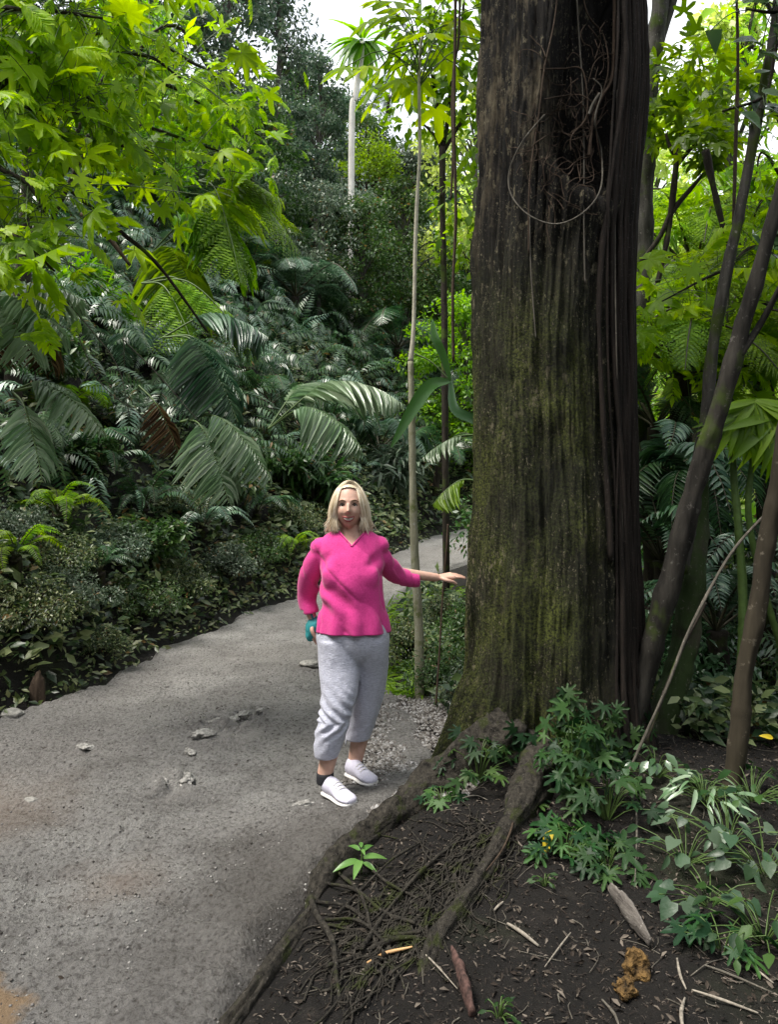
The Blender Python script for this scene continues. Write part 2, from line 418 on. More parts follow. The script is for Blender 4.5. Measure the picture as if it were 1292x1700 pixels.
def path_mesh():
    yy = ax((-6, 1.5, 0.3), (1.5, 6.5, 0.016), (6.5, 12, 0.05), (12, 22.5, 0.2))
    nc = 230
    cl = spline(LE[:13], 260); cr = spline(RE[:14], 260)
    xl = np.interp(yy, cl[:, 1], cl[:, 0]); xr = np.interp(yy, cr[:, 1], cr[:, 0])
    xr = xr + 0.03 + 0.05 * vnoise(np.stack([yy * 3, yy * 0, yy * 0], -1), 21)
    xl = xl - 0.05 + 0.09 * vnoise(np.stack([yy * 2.3, yy * 0, yy * 0], -1), 22)
    t = np.linspace(0, 1, nc)
    X = xl[:, None] * (1 - t) + xr[:, None] * t; Y = yy[:, None] * np.ones((1, nc))
    q = np.stack([X, Y, 0 * X], -1)
    ed = np.minimum(t, 1 - t)[None, :] * (xr - xl)[:, None]
    Z = path_z(X, Y)
    Z = Z - 0.12 * sstep(0.16, 0.0, ed) + 0.02 * sstep(0.5, 0.12, ed) * (1 + fbm(q * 6, 3, 34))
    n, mcols = X.shape
    i = np.arange(n - 1)[:, None] * mcols; j = np.arange(mcols - 1)[None, :]
    Q = np.stack([i + j, i + j + 1, i + mcols + j + 1, i + mcols + j], -1).reshape(-1, 4)
    mb = MB(); mb.add(np.stack([X, Y, Z], -1), Q); return mb
m, nt, b = new_mat('packed clay path')
n1 = noise_tex(nt, 2.2, 6, 0.6); n2 = noise_tex(nt, 45, 6, 0.75); n3 = noise_tex(nt, 0.55, 4); n4 = noise_tex(nt, 160, 3, 0.7)
vo = nd(nt, 'ShaderNodeTexVoronoi'); vo.inputs['Scale'].default_value = 55
tc = nd(nt, 'ShaderNodeTexCoord'); nt.links.new(tc.outputs['Object'], vo.inputs['Vector'])
c = ramp(nt, [(0.3, (0.19, 0.18, 0.172)), (0.5, (0.29, 0.28, 0.27)), (0.72, (0.42, 0.41, 0.395))], n1).outputs[0]
c = mixc(nt, ramp(nt, [(0.45, (0, 0, 0)), (0.65, (0.7, 0.7, 0.7))], n3).outputs[0], c, (0.235, 0.218, 0.208))
c = mixc(nt, ramp(nt, [(0.36, (0.9, 0.9, 0.9)), (0.5, (0, 0, 0))], n2).outputs[0], c, (0.085, 0.076, 0.07))
c = mixc(nt, ramp(nt, [(0.55, (0, 0, 0)), (0.68, (0.7, 0.7, 0.7))], n2).outputs[0], c, (0.40, 0.38, 0.36))
sx = nd(nt, 'ShaderNodeSeparateXYZ'); nt.links.new(tc.outputs['Object'], sx.inputs[0])
def blob(x0, y0, r, soft):
    dx = math_n(nt, 'SUBTRACT', sx.outputs[0], x0); dy = math_n(nt, 'SUBTRACT', sx.outputs[1], y0)
    dd = math_n(nt, 'SQRT', math_n(nt, 'ADD', math_n(nt, 'MULTIPLY', dx, dx), math_n(nt, 'MULTIPLY', dy, dy)))
    dd = math_n(nt, 'ADD', dd, math_n(nt, 'MULTIPLY', math_n(nt, 'SUBTRACT', n1, 0.5), 0.5))
    mr = nd(nt, 'ShaderNodeMapRange'); mr.interpolation_type = 'SMOOTHSTEP'
    mr.inputs['From Min'].default_value = r - soft; mr.inputs['From Max'].default_value = r + soft
    mr.inputs['To Min'].default_value = 1; mr.inputs['To Max'].default_value = 0
    nt.links.new(dd, mr.inputs['Value']); return mr.outputs[0]
c = mixc(nt, math_n(nt, 'MULTIPLY', blob(-0.98, 4.75, 0.16, 0.12), 0.6), c, (0.42, 0.40, 0.38))
c = mixc(nt, math_n(nt, 'MULTIPLY', blob(-1.14, 3.97, 0.11, 0.1), 0.6), c, (0.42, 0.40, 0.38))
c = mixc(nt, blob(-1.36, 2.15, 0.26, 0.03), c, (0.36, 0.25, 0.155))
c = mixc(nt, math_n(nt, 'MULTIPLY', blob(-1.08, 2.95, 0.14, 0.2), 0.35), c, (0.27, 0.17, 0.11))
c = mixc(nt, math_n(nt, 'MULTIPLY', blob(-2.0, 3.6, 0.35, 0.3), 0.35), c, (0.27, 0.18, 0.12))
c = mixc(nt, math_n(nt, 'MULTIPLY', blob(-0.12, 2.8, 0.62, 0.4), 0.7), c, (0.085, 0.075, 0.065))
nt.links.new(c, b.inputs['Base Color']); b.inputs['Roughness'].default_value = 0.8; b.inputs['Specular IOR Level'].default_value = 0.3
hh = math_n(nt, 'ADD', n2, math_n(nt, 'MULTIPLY', vo.outputs['Distance'], 0.35)); hh = math_n(nt, 'ADD', hh, math_n(nt, 'MULTIPLY', n4, 0.4))
bump(nt, b, hh, 1.0, 0.04)
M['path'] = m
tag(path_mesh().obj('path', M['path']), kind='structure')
# ------------------------------------------------------------------ the big tree
TC = np.array([0.94, 4.3])
_tab = np.array([(-620, 815, 1045), (-300, 808, 1052), (-100, 804, 1056), (0, 802, 1057), (180, 797, 1062), (300, 793, 1047), (450, 785, 1040), (560, 781, 1040), (700, 786, 1043), (850, 785, 1046), (950, 779, 1050), (1100, 770, 1054), (1200, 752, 1060), (1260, 735, 1068), (1310, 720, 1078), (1380, 705, 1085)], float)
_sc = 1228 / 4.3
_tz = (CAM_Z - (_tab[:, 0] - V0) / _sc)[::-1]; _tcx = (((_tab[:, 1] + _tab[:, 2]) / 2 - U0) / _sc)[::-1]; _tr = ((_tab[:, 2] - _tab[:, 1]) / 2 / _sc)[::-1]
def trunk_cx(z): return np.interp(z, _tz, _tcx)
def trunk_r(z): return np.interp(z, _tz, _tr)
def trunk_disp(th, z):
    c, s = np.cos(th), np.sin(th)
    q = np.stack([c * 2.2, s * 2.2, z * 0.22], -1)
    flute = fbm(q * 1.6, 3, 41) * 0.045
    wob = 0.12 * fbm(np.stack([c * 2, s * 2, z * 0.9], -1), 2, 49)
    c2, s2 = np.cos(th + wob), np.sin(th + wob)
    groove = -np.abs(fbm(np.stack([c2 * 7, s2 * 7, z * 0.9], -1), 3, 42)) * 0.068 + 0.014
    groove = groove - 0.022 * (1 - np.abs(fbm(np.stack([c2 * 11, s2 * 11, z * 1.6], -1), 3, 54))) ** 7
    groove = groove - 0.03 * sstep(0.25, 0.6, fbm(np.stack([c2 * 3.5, s2 * 3.5, z * 1.3], -1), 4, 48))
    fine = fbm(np.stack([c * 22, s * 22, z * 2.2], -1), 3, 43) * 0.016 + fbm(np.stack([c * 40, s * 40, z * 9], -1), 2, 53) * 0.006
    soft = 0.35 + 0.65 * sstep(2.2, 3.1, z); groove = groove * soft; fine = fine * 1.2
    lump = 0.018 * fbm(np.stack([c * 3.2, s * 3.2, z * 3.0], -1), 3, 52) * sstep(3.2, 2.4, z) + fbm(np.stack([c * 5, s * 5, z * 5], -1), 3, 47) * 0.020 * sstep(3.4, 2.2, z)
    base = sstep(0.75, 0.0, z) * (0.10 * np.cos(3 * (th - math.radians(200))) + 0.05 * np.cos(5 * th + 1.0))
    right = np.exp(-((np.angle(np.exp(1j * (th - math.radians(-35))))) / 0.42) ** 2)
    band = right * (-0.03 + 0.022 * np.sin(th * 48 + 2.2 * np.sin(z * 0.8)))
    dth = np.angle(np.exp(1j * (th - math.radians(-66)))) / 0.78
    dz = (z - 3.66) / np.where(z < 3.66, 0.55, 0.95)
    e = np.sqrt(dth ** 2 + np.where(z < 3.62, 1, 0.8) * dz ** 2) + 0.12 * fbm(np.stack([c * 4, s * 4, z * 2], -1), 2, 45)
    hol = -0.20 * sstep(1.05, 0.72, e) + 0.028 * np.exp(-((e - 1.12) / 0.14) ** 2)
    innr = sstep(0.9, 0.5, e) * 0.05 * fbm(np.stack([c * 8, s * 8, z * 5], -1), 3, 46)
    return flute + groove + fine + lump + base + band + hol + innr
tree = empty('forest_tree', (TC[0], TC[1], 0.0), 'huge fluted forest tree with mossy trunk, woman resting her hand on it', 'tree')
def build_trunk():
    zs = np.concatenate([np.linspace(-0.35, 0.8, 90), np.linspace(0.806, 4.8, 480), np.linspace(4.85, 7.2, 40)])
    nt_ = 560; th = np.linspace(0, 2 * math.pi, nt_, endpoint=False)
    TH, Z = np.meshgrid(th, zs)
    R = trunk_r(Z) + trunk_disp(TH, Z) - 0.012
    V = np.stack([trunk_cx(Z) + R * np.cos(TH), TC[1] + R * np.sin(TH), Z], -1)
    i = np.arange(len(zs) - 1)[:, None] * nt_; j = np.arange(nt_)[None]; j2 = (j + 1) % nt_
    mb = MB(); mb.add(V, np.stack([i + j, i + j2, i + nt_ + j2, i + nt_ + j], -1).reshape(-1, 4))
    mb.add([(trunk_cx(7.2), TC[1], 7.25)]); k = mb.n - 1; o = (len(zs) - 1) * nt_
    mb.T.append(np.array([(k, o + a, o + (a + 1) % nt_) for a in range(nt_)]))
    return mb
m, nt, b = new_mat('big tree bark')
ns = noise_tex(nt, 26, 7, 0.7, (1, 1, 0.10)); nf = noise_tex(nt, 75, 6, 0.8); nb = noise_tex(nt, 1.7, 5, 0.6); nm = noise_tex(nt, 5.5, 7, 0.75, (1, 1, 0.8), dist=0.5); nl = noise_tex(nt, 4.2, 6, 0.72, (1, 1, 0.4))
tc = nd(nt, 'ShaderNodeTexCoord'); sx = nd(nt, 'ShaderNodeSeparateXYZ'); nt.links.new(tc.outputs['Object'], sx.inputs[0])
c = ramp(nt, [(0.3, (0.002, 0.0018, 0.0015)), (0.52, (0.009, 0.007, 0.0055)), (0.74, (0.048, 0.037, 0.027))], ns).outputs[0]
# old pale bark where the outer skin is still on: upper left and in scattered strips
def mrange(src, a, bb):
    r = nd(nt, 'ShaderNodeMapRange'); r.interpolation_type = 'SMOOTHSTEP'; r.inputs['From Min'].default_value = a; r.inputs['From Max'].default_value = bb
    nt.links.new(src, r.inputs['Value']); return r.outputs[0]
pale = ramp(nt, [(0.50, (0, 0, 0)), (0.66, (1, 1, 1))], nl).outputs[0]
pmask = math_n(nt, 'MULTIPLY', mrange(sx.outputs[2], 2.6, 3.6), mrange(sx.outputs[0], 0.05, -0.18))
pm2 = math_n(nt, 'ADD', pmask, 0.10)
c = mixc(nt, math_n(nt, 'MULTIPLY', pale, pm2), c, mixc(nt, ns, (0.04, 0.028, 0.018), (0.46, 0.38, 0.25)))
# rotten dark heartwood laid bare in the upper hollow and in scattered scars
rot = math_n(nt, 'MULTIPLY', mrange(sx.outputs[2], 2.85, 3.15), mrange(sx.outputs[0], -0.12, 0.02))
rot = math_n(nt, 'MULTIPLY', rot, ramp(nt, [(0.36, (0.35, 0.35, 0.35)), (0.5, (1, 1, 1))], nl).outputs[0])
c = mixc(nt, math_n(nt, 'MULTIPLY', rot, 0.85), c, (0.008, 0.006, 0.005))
c = mixc(nt, ramp(nt, [(0.55, (0, 0, 0)), (0.66, (0.85, 0.85, 0.85))], noise_tex(nt, 2.1, 5, 0.65, (1, 1, 0.45))).outputs[0], c, (0.010, 0.0075, 0.006))
# moss on the lower two thirds, thinner to the right
mossm = math_n(nt, 'MULTIPLY', mrange(sx.outputs[2], 3.2, 2.0), mrange(sx.outputs[0], 0.36, -0.05))
mossm = math_n(nt, 'MULTIPLY', mossm, ramp(nt, [(0.30, (0, 0, 0)), (0.54, (1, 1, 1))], nm).outputs[0])
nf2 = ramp(nt, [(0.42, (0, 0, 0)), (0.60, (1, 1, 1))], nf).outputs[0]
mc = mixc(nt, nf2, (0.005, 0.008, 0.0015), (0.17, 0.20, 0.035))
mc = mixc(nt, ramp(nt, [(0.42, (0, 0, 0)), (0.58, (0.85, 0.85, 0.85))], noise_tex(nt, 2.6, 4, 0.6, (1, 1, 0.5))).outputs[0], mc, mixc(nt, nf2, (0.006, 0.008, 0.004), (0.055, 0.065, 0.022)))
c = mixc(nt, math_n(nt, 'MULTIPLY', mossm, 0.85), c, mc)
# flecks of pale lichen and ochre
fl = ramp(nt, [(0.60, (0, 0, 0)), (0.64, (1, 1, 1))], noise_tex(nt, 85, 4, 0.75, (1, 1, 0.5))).outputs[0]
c = mixc(nt, math_n(nt, 'MULTIPLY', fl, ramp(nt, [(0.42, (0, 0, 0)), (0.55, (0.9, 0.9, 0.9))], noise_tex(nt, 3.1, 4)).outputs[0]), c, (0.34, 0.30, 0.20))
lich = ramp(nt, [(0.57, (0, 0, 0)), (0.63, (1, 1, 1))], noise_tex(nt, 26, 5, 0.7, (1, 1, 0.55))).outputs[0]
c = mixc(nt, math_n(nt, 'MULTIPLY', lich, ramp(nt, [(0.45, (0, 0, 0)), (0.6, (0.8, 0.8, 0.8))], nb).outputs[0]), c, (0.30, 0.26, 0.17))
nt.links.new(c, b.inputs['Base Color']); b.inputs['Roughness'].default_value = 0.85; b.inputs['Specular IOR Level'].default_value = 0.3
bump(nt, b, math_n(nt, 'ADD', ns, math_n(nt, 'MULTIPLY', nf, 0.8)), 1.0, 0.05)
M['bark'] = m
build_trunk().obj('trunk', M['bark'], tree)

def front(u, v, off=0.0, r_extra=0.0):
    """point on the camera side of the trunk"""
    Y = 3.9
    for _ in range(6):
        p = P(u, v, Y); cx = trunk_cx(p[2]); 
        dx = p[0] - cx; th = math.atan2(-math.sqrt(max(trunk_r(p[2]) ** 2 - dx * dx, 0.0004)), dx)
        R = float(trunk_r(p[2])) + float(trunk_disp(np.array([th]), np.array([p[2]]))[0]) * 0.6
        Y = TC[1] - math.sqrt(max(R * R - dx * dx, 0.002)) - off
    return P(u, v, Y)

# aerial roots hugging the right side of the trunk
mb = MB()
for k in range(30):
    th0 = math.radians(-60 + 58 * k / 29 + rng.uniform(-3, 3))
    zz = np.linspace(6.6 if k % 3 else 5.2, rng.choice([0.0, 0.0, 0.05, 1.2]), 16)
    th = th0 + 0.10 * vnoise(np.stack([zz * 0.8, zz * 0 + k, zz * 0], -1), 50)
    rr = trunk_r(zz) + 0.012 + 0.015 * vnoise(np.stack([zz * 1.1, zz * 0 + k * 3.3, zz * 0], -1), 51) + sstep(0.6, 0, zz) * 0.05
    pts = np.stack([trunk_cx(zz) + rr * np.cos(th), TC[1] + rr * np.sin(th), zz], -1)
    tube(mb, pts, rng.uniform(0.005, 0.021) * (1 + 0.3 * sstep(1, 0, zz)), 8, n=70, rough=0.5, freq=9, seed=k)
M['aerial'] = bark_mat('aerial root bark', (0.003, 0.0025, 0.002), (0.030, 0.022, 0.018), 0, 34, stretch=(1, 1, 0.08))
mb.obj('aerial_roots', M['aerial'], tree)

# surface roots
def gp(u, v, dz=0.0):
    p = hit(u, v); return p + np.array([0, 0, dz])
def root(ctrl, name='root', mat='root', sides=30, rough=0.42, n=110, seed=0, flat=0.8):
    """ctrl rows: u, v, height of the axis above the ground, radius"""
    pts = []
    for c in ctrl:
        if len(c) == 5: pts.append((c[1], c[2], c[3], c[4])); continue      # a start inside the trunk, world metres
        u, v, dz, r = c; p = gp(u, v, dz); pts.append((*p, r))
    a = np.array(pts); a[:, 3] *= (1.12 if seed in (1, 2, 3) else 0.9) if name == 'root' and a[:, 3].max() > 0.03 else 0.8; a[:, 2] -= 0.22 * a[:, 3]; mb = MB()
    tube(mb, a[:, :3], a[:, 3], sides, n=n, rough=rough, freq=7, seed=seed, ridge=0.5, flat=0.8)
    return mb.obj(name, M[mat], tree)
root([('w', 0.85, 4.25, 0.42, 0.26), ('w', 0.62, 4.0, 0.27, 0.20), (765, 1290, 0.06, 0.145), (700, 1330, 0.03, 0.112), (625, 1385, 0.02, 0.09), (565, 1430, 0.005, 0.066), (528, 1475, 0.0, 0.05), (512, 1520, -0.03, 0.035)], seed=1)
root([('w', 0.9, 4.2, 0.35, 0.24), ('w', 0.80, 3.85, 0.20, 0.15), (868, 1350, 0.05, 0.09), (838, 1395, 0.02, 0.050), (800, 1460, 0.015, 0.040), (752, 1530, 0.02, 0.045), (716, 1590, 0.005, 0.046), (690, 1650, -0.035, 0.04), (668, 1720, -0.07, 0.035)], seed=2)
root([(520, 1500, -0.03, 0.028), (492, 1548, 0.0, 0.032), (458, 1600, 0.01, 0.036), (415, 1660, 0.008, 0.036), (370, 1715, 0.0, 0.04), (330, 1790, -0.03, 0.03)], seed=3, rough=0.3)
root([(515, 1490, 0.0, 0.02), (528, 1530, 0.015, 0.02), (552, 1575, 0.02, 0.017), (560, 1640, 0.01, 0.013), (575, 1700, 0.0, 0.011)], seed=4, sides=10)
root([('w', 1.0, 4.25, 0.40, 0.25), ('w', 1.25, 3.95, 0.18, 0.17), ('w', 1.42, 3.75, 0.05, 0.09), ('w', 1.6, 3.55, -0.05, 0.05)], seed=5)
root([('w', 0.95, 4.25, 0.40, 0.25), ('w', 1.0, 3.84, 0.18, 0.15), ('w', 1.05, 3.6, 0.05, 0.08), ('w', 1.08, 3.4, -0.04, 0.04)], seed=6)
for k, c in enumerate([[(540, 1470), (590, 1490), (640, 1520), (690, 1545)], [(525, 1500), (580, 1520), (640, 1552), (700, 1560)], [(560, 1450), (600, 1500), (620, 1560), (640, 1600)], [(610, 1440), (640, 1475), (700, 1500)], [(540, 1530), (600, 1545), (660, 1590)], [(700, 1400), (650, 1440), (600, 1480), (560, 1530)], [(770, 1390), (700, 1460), (640, 1520), (600, 1590)], [(700, 1560), (650, 1575), (590, 1590), (540, 1620)]]):
    r = rng.uniform(0.007, 0.013)
    root([(u, v, 0.008 + 0.02 * (i % 2), r) for i, (u, v) in enumerate(c)], seed=10 + k, sides=8, n=30, rough=0.4)
mb = MB()
for k in range(420):                                  # the mat of fine rootlets between the two big roots
    s0 = rng.uniform(0, 1); u = 560 + 250 * s0 + rng.normal(0, 25); v = 1590 - 210 * s0 + rng.normal(0, 35)
    u += 30; v = min(max(v, 1370), 1690)
    L = rng.uniform(30, 110); an = math.radians(rng.normal(132, 22 if k % 3 else 60))
    pts = []
    for t in np.linspace(0, 1, 5):
        p = gp(u + math.cos(an) * L * t + rng.normal(0, 5), v + math.sin(an) * L * t + rng.normal(0, 4), 0.004 + 0.012 * math.sin(t * 3.1) * rng.uniform(0, 1)); pts.append(p)
    tube(mb, pts, rng.uniform(0.0012, 0.0042), 5, n=12, cap=False)
tag(mb.obj('rootlets', M['root'], tree), kind='stuff')

# ------------------------------------------------------------------ the woman
def ball(mb, c, r, n=20):
    r = np.ones(3) * r
    th = np.linspace(0, math.pi, n + 1)[:, None]; ph = np.linspace(0, 2 * math.pi, 2 * n, endpoint=False)[None]
    V = np.stack([np.sin(th) * np.cos(ph), np.sin(th) * np.sin(ph), np.cos(th) * np.ones_like(ph)], -1) * r + np.asarray(c)
    i = np.arange(n)[:, None] * 2 * n; j = np.arange(2 * n)[None]; j2 = (j + 1) % (2 * n)
    mb.add(V, np.stack([i + j, i + 2 * n + j, i + 2 * n + j2, i + j2], -1).reshape(-1, 4))
def loft(mb, rows, n=36, samples=40, power=2.3):
    """rows: cx, cy, cz, rx, ry (horizontal superellipses)"""
    q = spline(np.array(rows, float), samples)
    a = np.linspace(0, 2 * math.pi, n, endpoint=False); ca, sa = np.cos(a), np.sin(a)
    e = 2 / power; ca = np.sign(ca) * np.abs(ca) ** e; sa = np.sign(sa) * np.abs(sa) ** e
    V = np.stack([q[:, 0:1] + q[:, 3:4] * ca, q[:, 1:2] + q[:, 4:5] * sa, q[:, 2:3] + 0 * ca[None]], -1).reshape(-1, 3)
    i = np.arange(samples - 1)[:, None] * n; j = np.arange(n)[None]; j2 = (j + 1) % n
    Q = np.stack([i + j, i + j2, i + n + j2, i + n + j], -1).reshape(-1, 4)
    V = np.vstack([V, q[0, :3], q[-1, :3]]); k = samples * n
    T = [(k, (t + 1) % n, t) for t in range(n)] + [(k + 1, (samples - 1) * n + t, (samples - 1) * n + (t + 1) % n) for t in range(n)]
    mb.add(V, Q, T)
def fuse(mb, voxel, smooth=2, fac=0.5):
    me = mb.mesh('tmp'); o = bpy.data.objects.new('tmp', me); COL.objects.link(o)
    r = o.modifiers.new('r', 'REMESH'); r.mode = 'VOXEL'; r.voxel_size = voxel
    if smooth: s = o.modifiers.new('s', 'SMOOTH'); s.iterations = smooth; s.factor = fac
    dg = bpy.context.evaluated_depsgraph_get(); dg.update()
    ev = o.evaluated_get(dg); out = bpy.data.meshes.new_from_object(ev)
    bpy.data.objects.remove(o); bpy.data.meshes.remove(me)
    V = np.empty(len(out.vertices) * 3); out.vertices.foreach_get('co', V); V = V.reshape(-1, 3)
    F = [tuple(p.vertices) for p in out.polygons]; bpy.data.meshes.remove(out)
    return V, F
def mesh_obj(name, V, F, mat, parent, keep=None, solid=0):
    V = np.asarray(V)
    if keep is not None: F = [f for f in F if all(keep[i] for i in f)]
    used = sorted({i for f in F for i in f}); idx = {a: k for k, a in enumerate(used)}
    me = bpy.data.meshes.new(name)
    me.from_pydata((V[used] - np.array(parent.location)).tolist(), [], [tuple(idx[i] for i in f) for f in F])
    me.polygons.foreach_set('use_smooth', np.ones(len(me.polygons), bool)); me.materials.append(mat); me.update()
    o = bpy.data.objects.new(name, me); COL.objects.link(o); o.parent = parent
    if solid:
        s = o.modifiers.new('thickness', 'SOLIDIFY'); s.thickness = solid; s.offset = -1
    return o

FZ = 0.025
woman = empty('person', (-0.21, 3.86, FZ), 'woman in pink top and grey cropped trousers standing beside the mossy trunk', 'person')
skin_m, nt, b = new_mat('skin')
f = noise_tex(nt, 35, 4); nt.links.new(ramp(nt, [(0.3, (0.56, 0.33, 0.25)), (0.7, (0.68, 0.43, 0.34))], f).outputs[0], b.inputs['Base Color'])
b.inputs['Roughness'].default_value = 0.5; b.inputs['Subsurface Weight'].default_value = 0.08; b.inputs['Subsurface Radius'].default_value = (0.02, 0.008, 0.005)
HC = np.array([-0.207, 3.85, 1.492]); HR = np.array([0.077, 0.098, 0.121])
def face_push(x, z):
    """how far the face stands out from the plain ovoid, metres (x across, z up from the eye line)"""
    g = lambda cx, cz, sx_, sz_: np.exp(-((np.abs(x) - cx) / sx_) ** 2 - ((z - cz) / sz_) ** 2)
    p = 0.030 * np.exp(-(x / 0.0125) ** 2) * np.exp(-((z + 0.026) / 0.014) ** 2)          # nose tip
    p += 0.016 * np.exp(-(x / 0.010) ** 2) * sstep(-0.045, -0.02, z) * sstep(0.022, 0.0, z)
    p += 0.006 * g(0.013, -0.034, 0.007, 0.007)                                            # nostril wings
    p -= 0.013 * g(0.032, 0.004, 0.017, 0.012)                                             # eye sockets
    p += 0.006 * g(0.028, 0.026, 0.026, 0.009)                                             # brows
    p += 0.008 * g(0.040, -0.034, 0.018, 0.016)                                            # cheeks, smiling
    p += 0.009 * np.exp(-(x / 0.028) ** 2 - ((z + 0.060) / 0.016) ** 2)                    # mouth mound
    p += 0.013 * np.exp(-(x / 0.022) ** 2 - ((z + 0.098) / 0.016) ** 2)                    # chin
    return p
def face_y(x, z, off=0.0):
    rx = HR[0] * (1 - 0.32 * np.clip(-z / HR[2], 0, 1) ** 2)
    k = np.clip(1 - (x / rx) ** 2 - (z / HR[2]) ** 2, 0.0, 1)
    return HC[1] - HR[1] * np.sqrt(k) - face_push(x, z) - off
def FP(x, z, off=0.0): return np.array([HC[0] + x, float(face_y(np.float64(x), np.float64(z), off)), HC[2] + z])
mb = MB()
n = 72; th = np.linspace(0, math.pi, n + 1)[:, None]; ph = np.linspace(0, 2 * math.pi, 2 * n, endpoint=False)[None]
D = np.stack([np.sin(th) * np.cos(ph), np.sin(th) * np.sin(ph), np.cos(th) * np.ones_like(ph)], -1)
z = D[..., 2] * HR[2]; x = D[..., 0] * HR[0] * (1 - 0.32 * np.clip(-D[..., 2], 0, 1) ** 2); y = D[..., 1] * HR[1]
y = np.where(y < 0, y - face_push(x, z) * sstep(0, -0.5, D[..., 1]), y * (1 - 0.15 * np.clip(-D[..., 2], 0, 1)))
i = np.arange(n)[:, None] * 2 * n; j = np.arange(2 * n)[None]; j2 = (j + 1) % (2 * n)
mb.add(np.stack([x, y, z], -1) + HC, np.stack([i + j, i + 2 * n + j, i + 2 * n + j2, i + j2], -1).reshape(-1, 4))
for s in (-1, 1): ball(mb, HC + [s * 0.077, 0.012, -0.004], (0.010, 0.018, 0.031), 10)      # ears
# neck and torso
loft(mb, [(-0.2, 3.875, 1.43, 0.052, 0.056), (-0.2, 3.878, 1.375, 0.055, 0.056), (-0.198, 3.88, 1.345, 0.075, 0.06), (-0.197, 3.88, 1.31, 0.118, 0.070), (-0.197, 3.87, 1.25, 0.155, 0.095), (-0.195, 3.865, 1.1, 0.145, 0.11), (-0.19, 3.865, 0.95, 0.15, 0.11), (-0.188, 3.87, 0.8, 0.165, 0.12)], power=2.1)
SH_R, EL_R, WR_R = P(527, 906, 3.89), P(507, 990, 4.04), P(520, 1030, 4.00)               # image left = her right
SH_L, EL_L, WR_L = P(634, 902, 3.89), P(652, 950, 4.03), P(727, 959, 4.13)
SH_R = SH_R + [0.02, 0, -0.03]; SH_L = SH_L + [-0.02, 0, -0.03]
tube(mb, [SH_R, EL_R], [0.038, 0.032], 14, n=12); tube(mb, [EL_R, WR_R + [0.0, 0, 0.0]], [0.034, 0.024], 14, n=12)
tube(mb, [SH_L, EL_L], [0.038, 0.032], 14, n=12); tube(mb, [EL_L, WR_L], [0.034, 0.023], 14, n=14)
for c_ in (EL_R, EL_L): ball(mb, c_, 0.035, 10)
def hand(W, d, nrm, side, tip_curl, L=0.185):
    """W wrist, d along the fingers, nrm back of the hand, side = towards the thumb"""
    d, nrm, side = unit(d), unit(nrm), unit(side)
    K = W + d * 0.092
    for k in range(6):                                       # palm as overlapping lozenges
        t = k / 5; c_ = W + d * (0.012 + 0.078 * t)
        for q in (-1, -0.33, 0.33, 1): ball(mb, c_ + side * q * (0.016 + 0.014 * t), (0.014, 0.014, 0.014), 7)
    for q, ln, cu in ((1.0, 0.072, 0.9), (0.34, 0.082, 1.0), (-0.34, 0.077, 1.1), (-1.0, 0.060, 1.3)):
        a = K + side * q * 0.031; pts = [a - d * 0.015]; dd = d + side * q * 0.10; cur = 0.0
        p = a
        for seg in (0.45, 0.32, 0.23):
            pts.append(p); cur += tip_curl * cu
            v_ = unit(dd * math.cos(cur) - nrm * math.sin(cur)); p = p + v_ * ln * seg
        pts.append(p)
        tube(mb, pts, [0.0095, 0.0092, 0.0085, 0.0078, 0.0066], 10, n=16); ball(mb, p, 0.0066, 6)
    a = W + d * 0.022 + side * 0.026
    tube(mb, [a, a + unit(side * 0.8 + d * 0.7 - nrm * .15) * 0.034, a + unit(side * 0.55 + d - nrm * .3) * 0.062, a + unit(side * 0.4 + d - nrm * 0.4) * 0.088], [0.0125, 0.0115, 0.0098, 0.0075], 10, n=14)
TIPL = P(791, 951, 4.24)
hand(WR_L, TIPL - WR_L, np.array([0.05, -0.25, 1.0]), np.array([0.25, -1.0, -0.2]), 0.10)
hand(WR_R, np.array([0.10, 0.1, -1.0]), np.array([-1.0, -0.2, 0.0]), np.array([-0.2, -1, 0]), 0.55)
# legs
KA, AA = P(566, 1175, 3.80), P(540, 1282, 3.79)
KB, AB = P(610, 1165, 3.98), P(590, 1262, 4.03)
for hip, kn, an in ((P(556, 1065, 3.87), KA, AA), (P(618, 1065, 3.9), KB, AB)):
    tube(mb, [hip, kn], [0.085, 0.06], 16, n=12); ball(mb, kn, 0.058, 12)
    mid = kn * 0.55 + an * 0.45 + np.array([0, 0.01, 0])
    tube(mb, [kn, mid, an, an + [0, 0, -0.03]], [0.056, 0.052, 0.040, 0.042], 16, n=20)
V, F = fuse(mb, 0.0042, 3, 0.4)
mesh_obj('body', V, F, skin_m, woman)

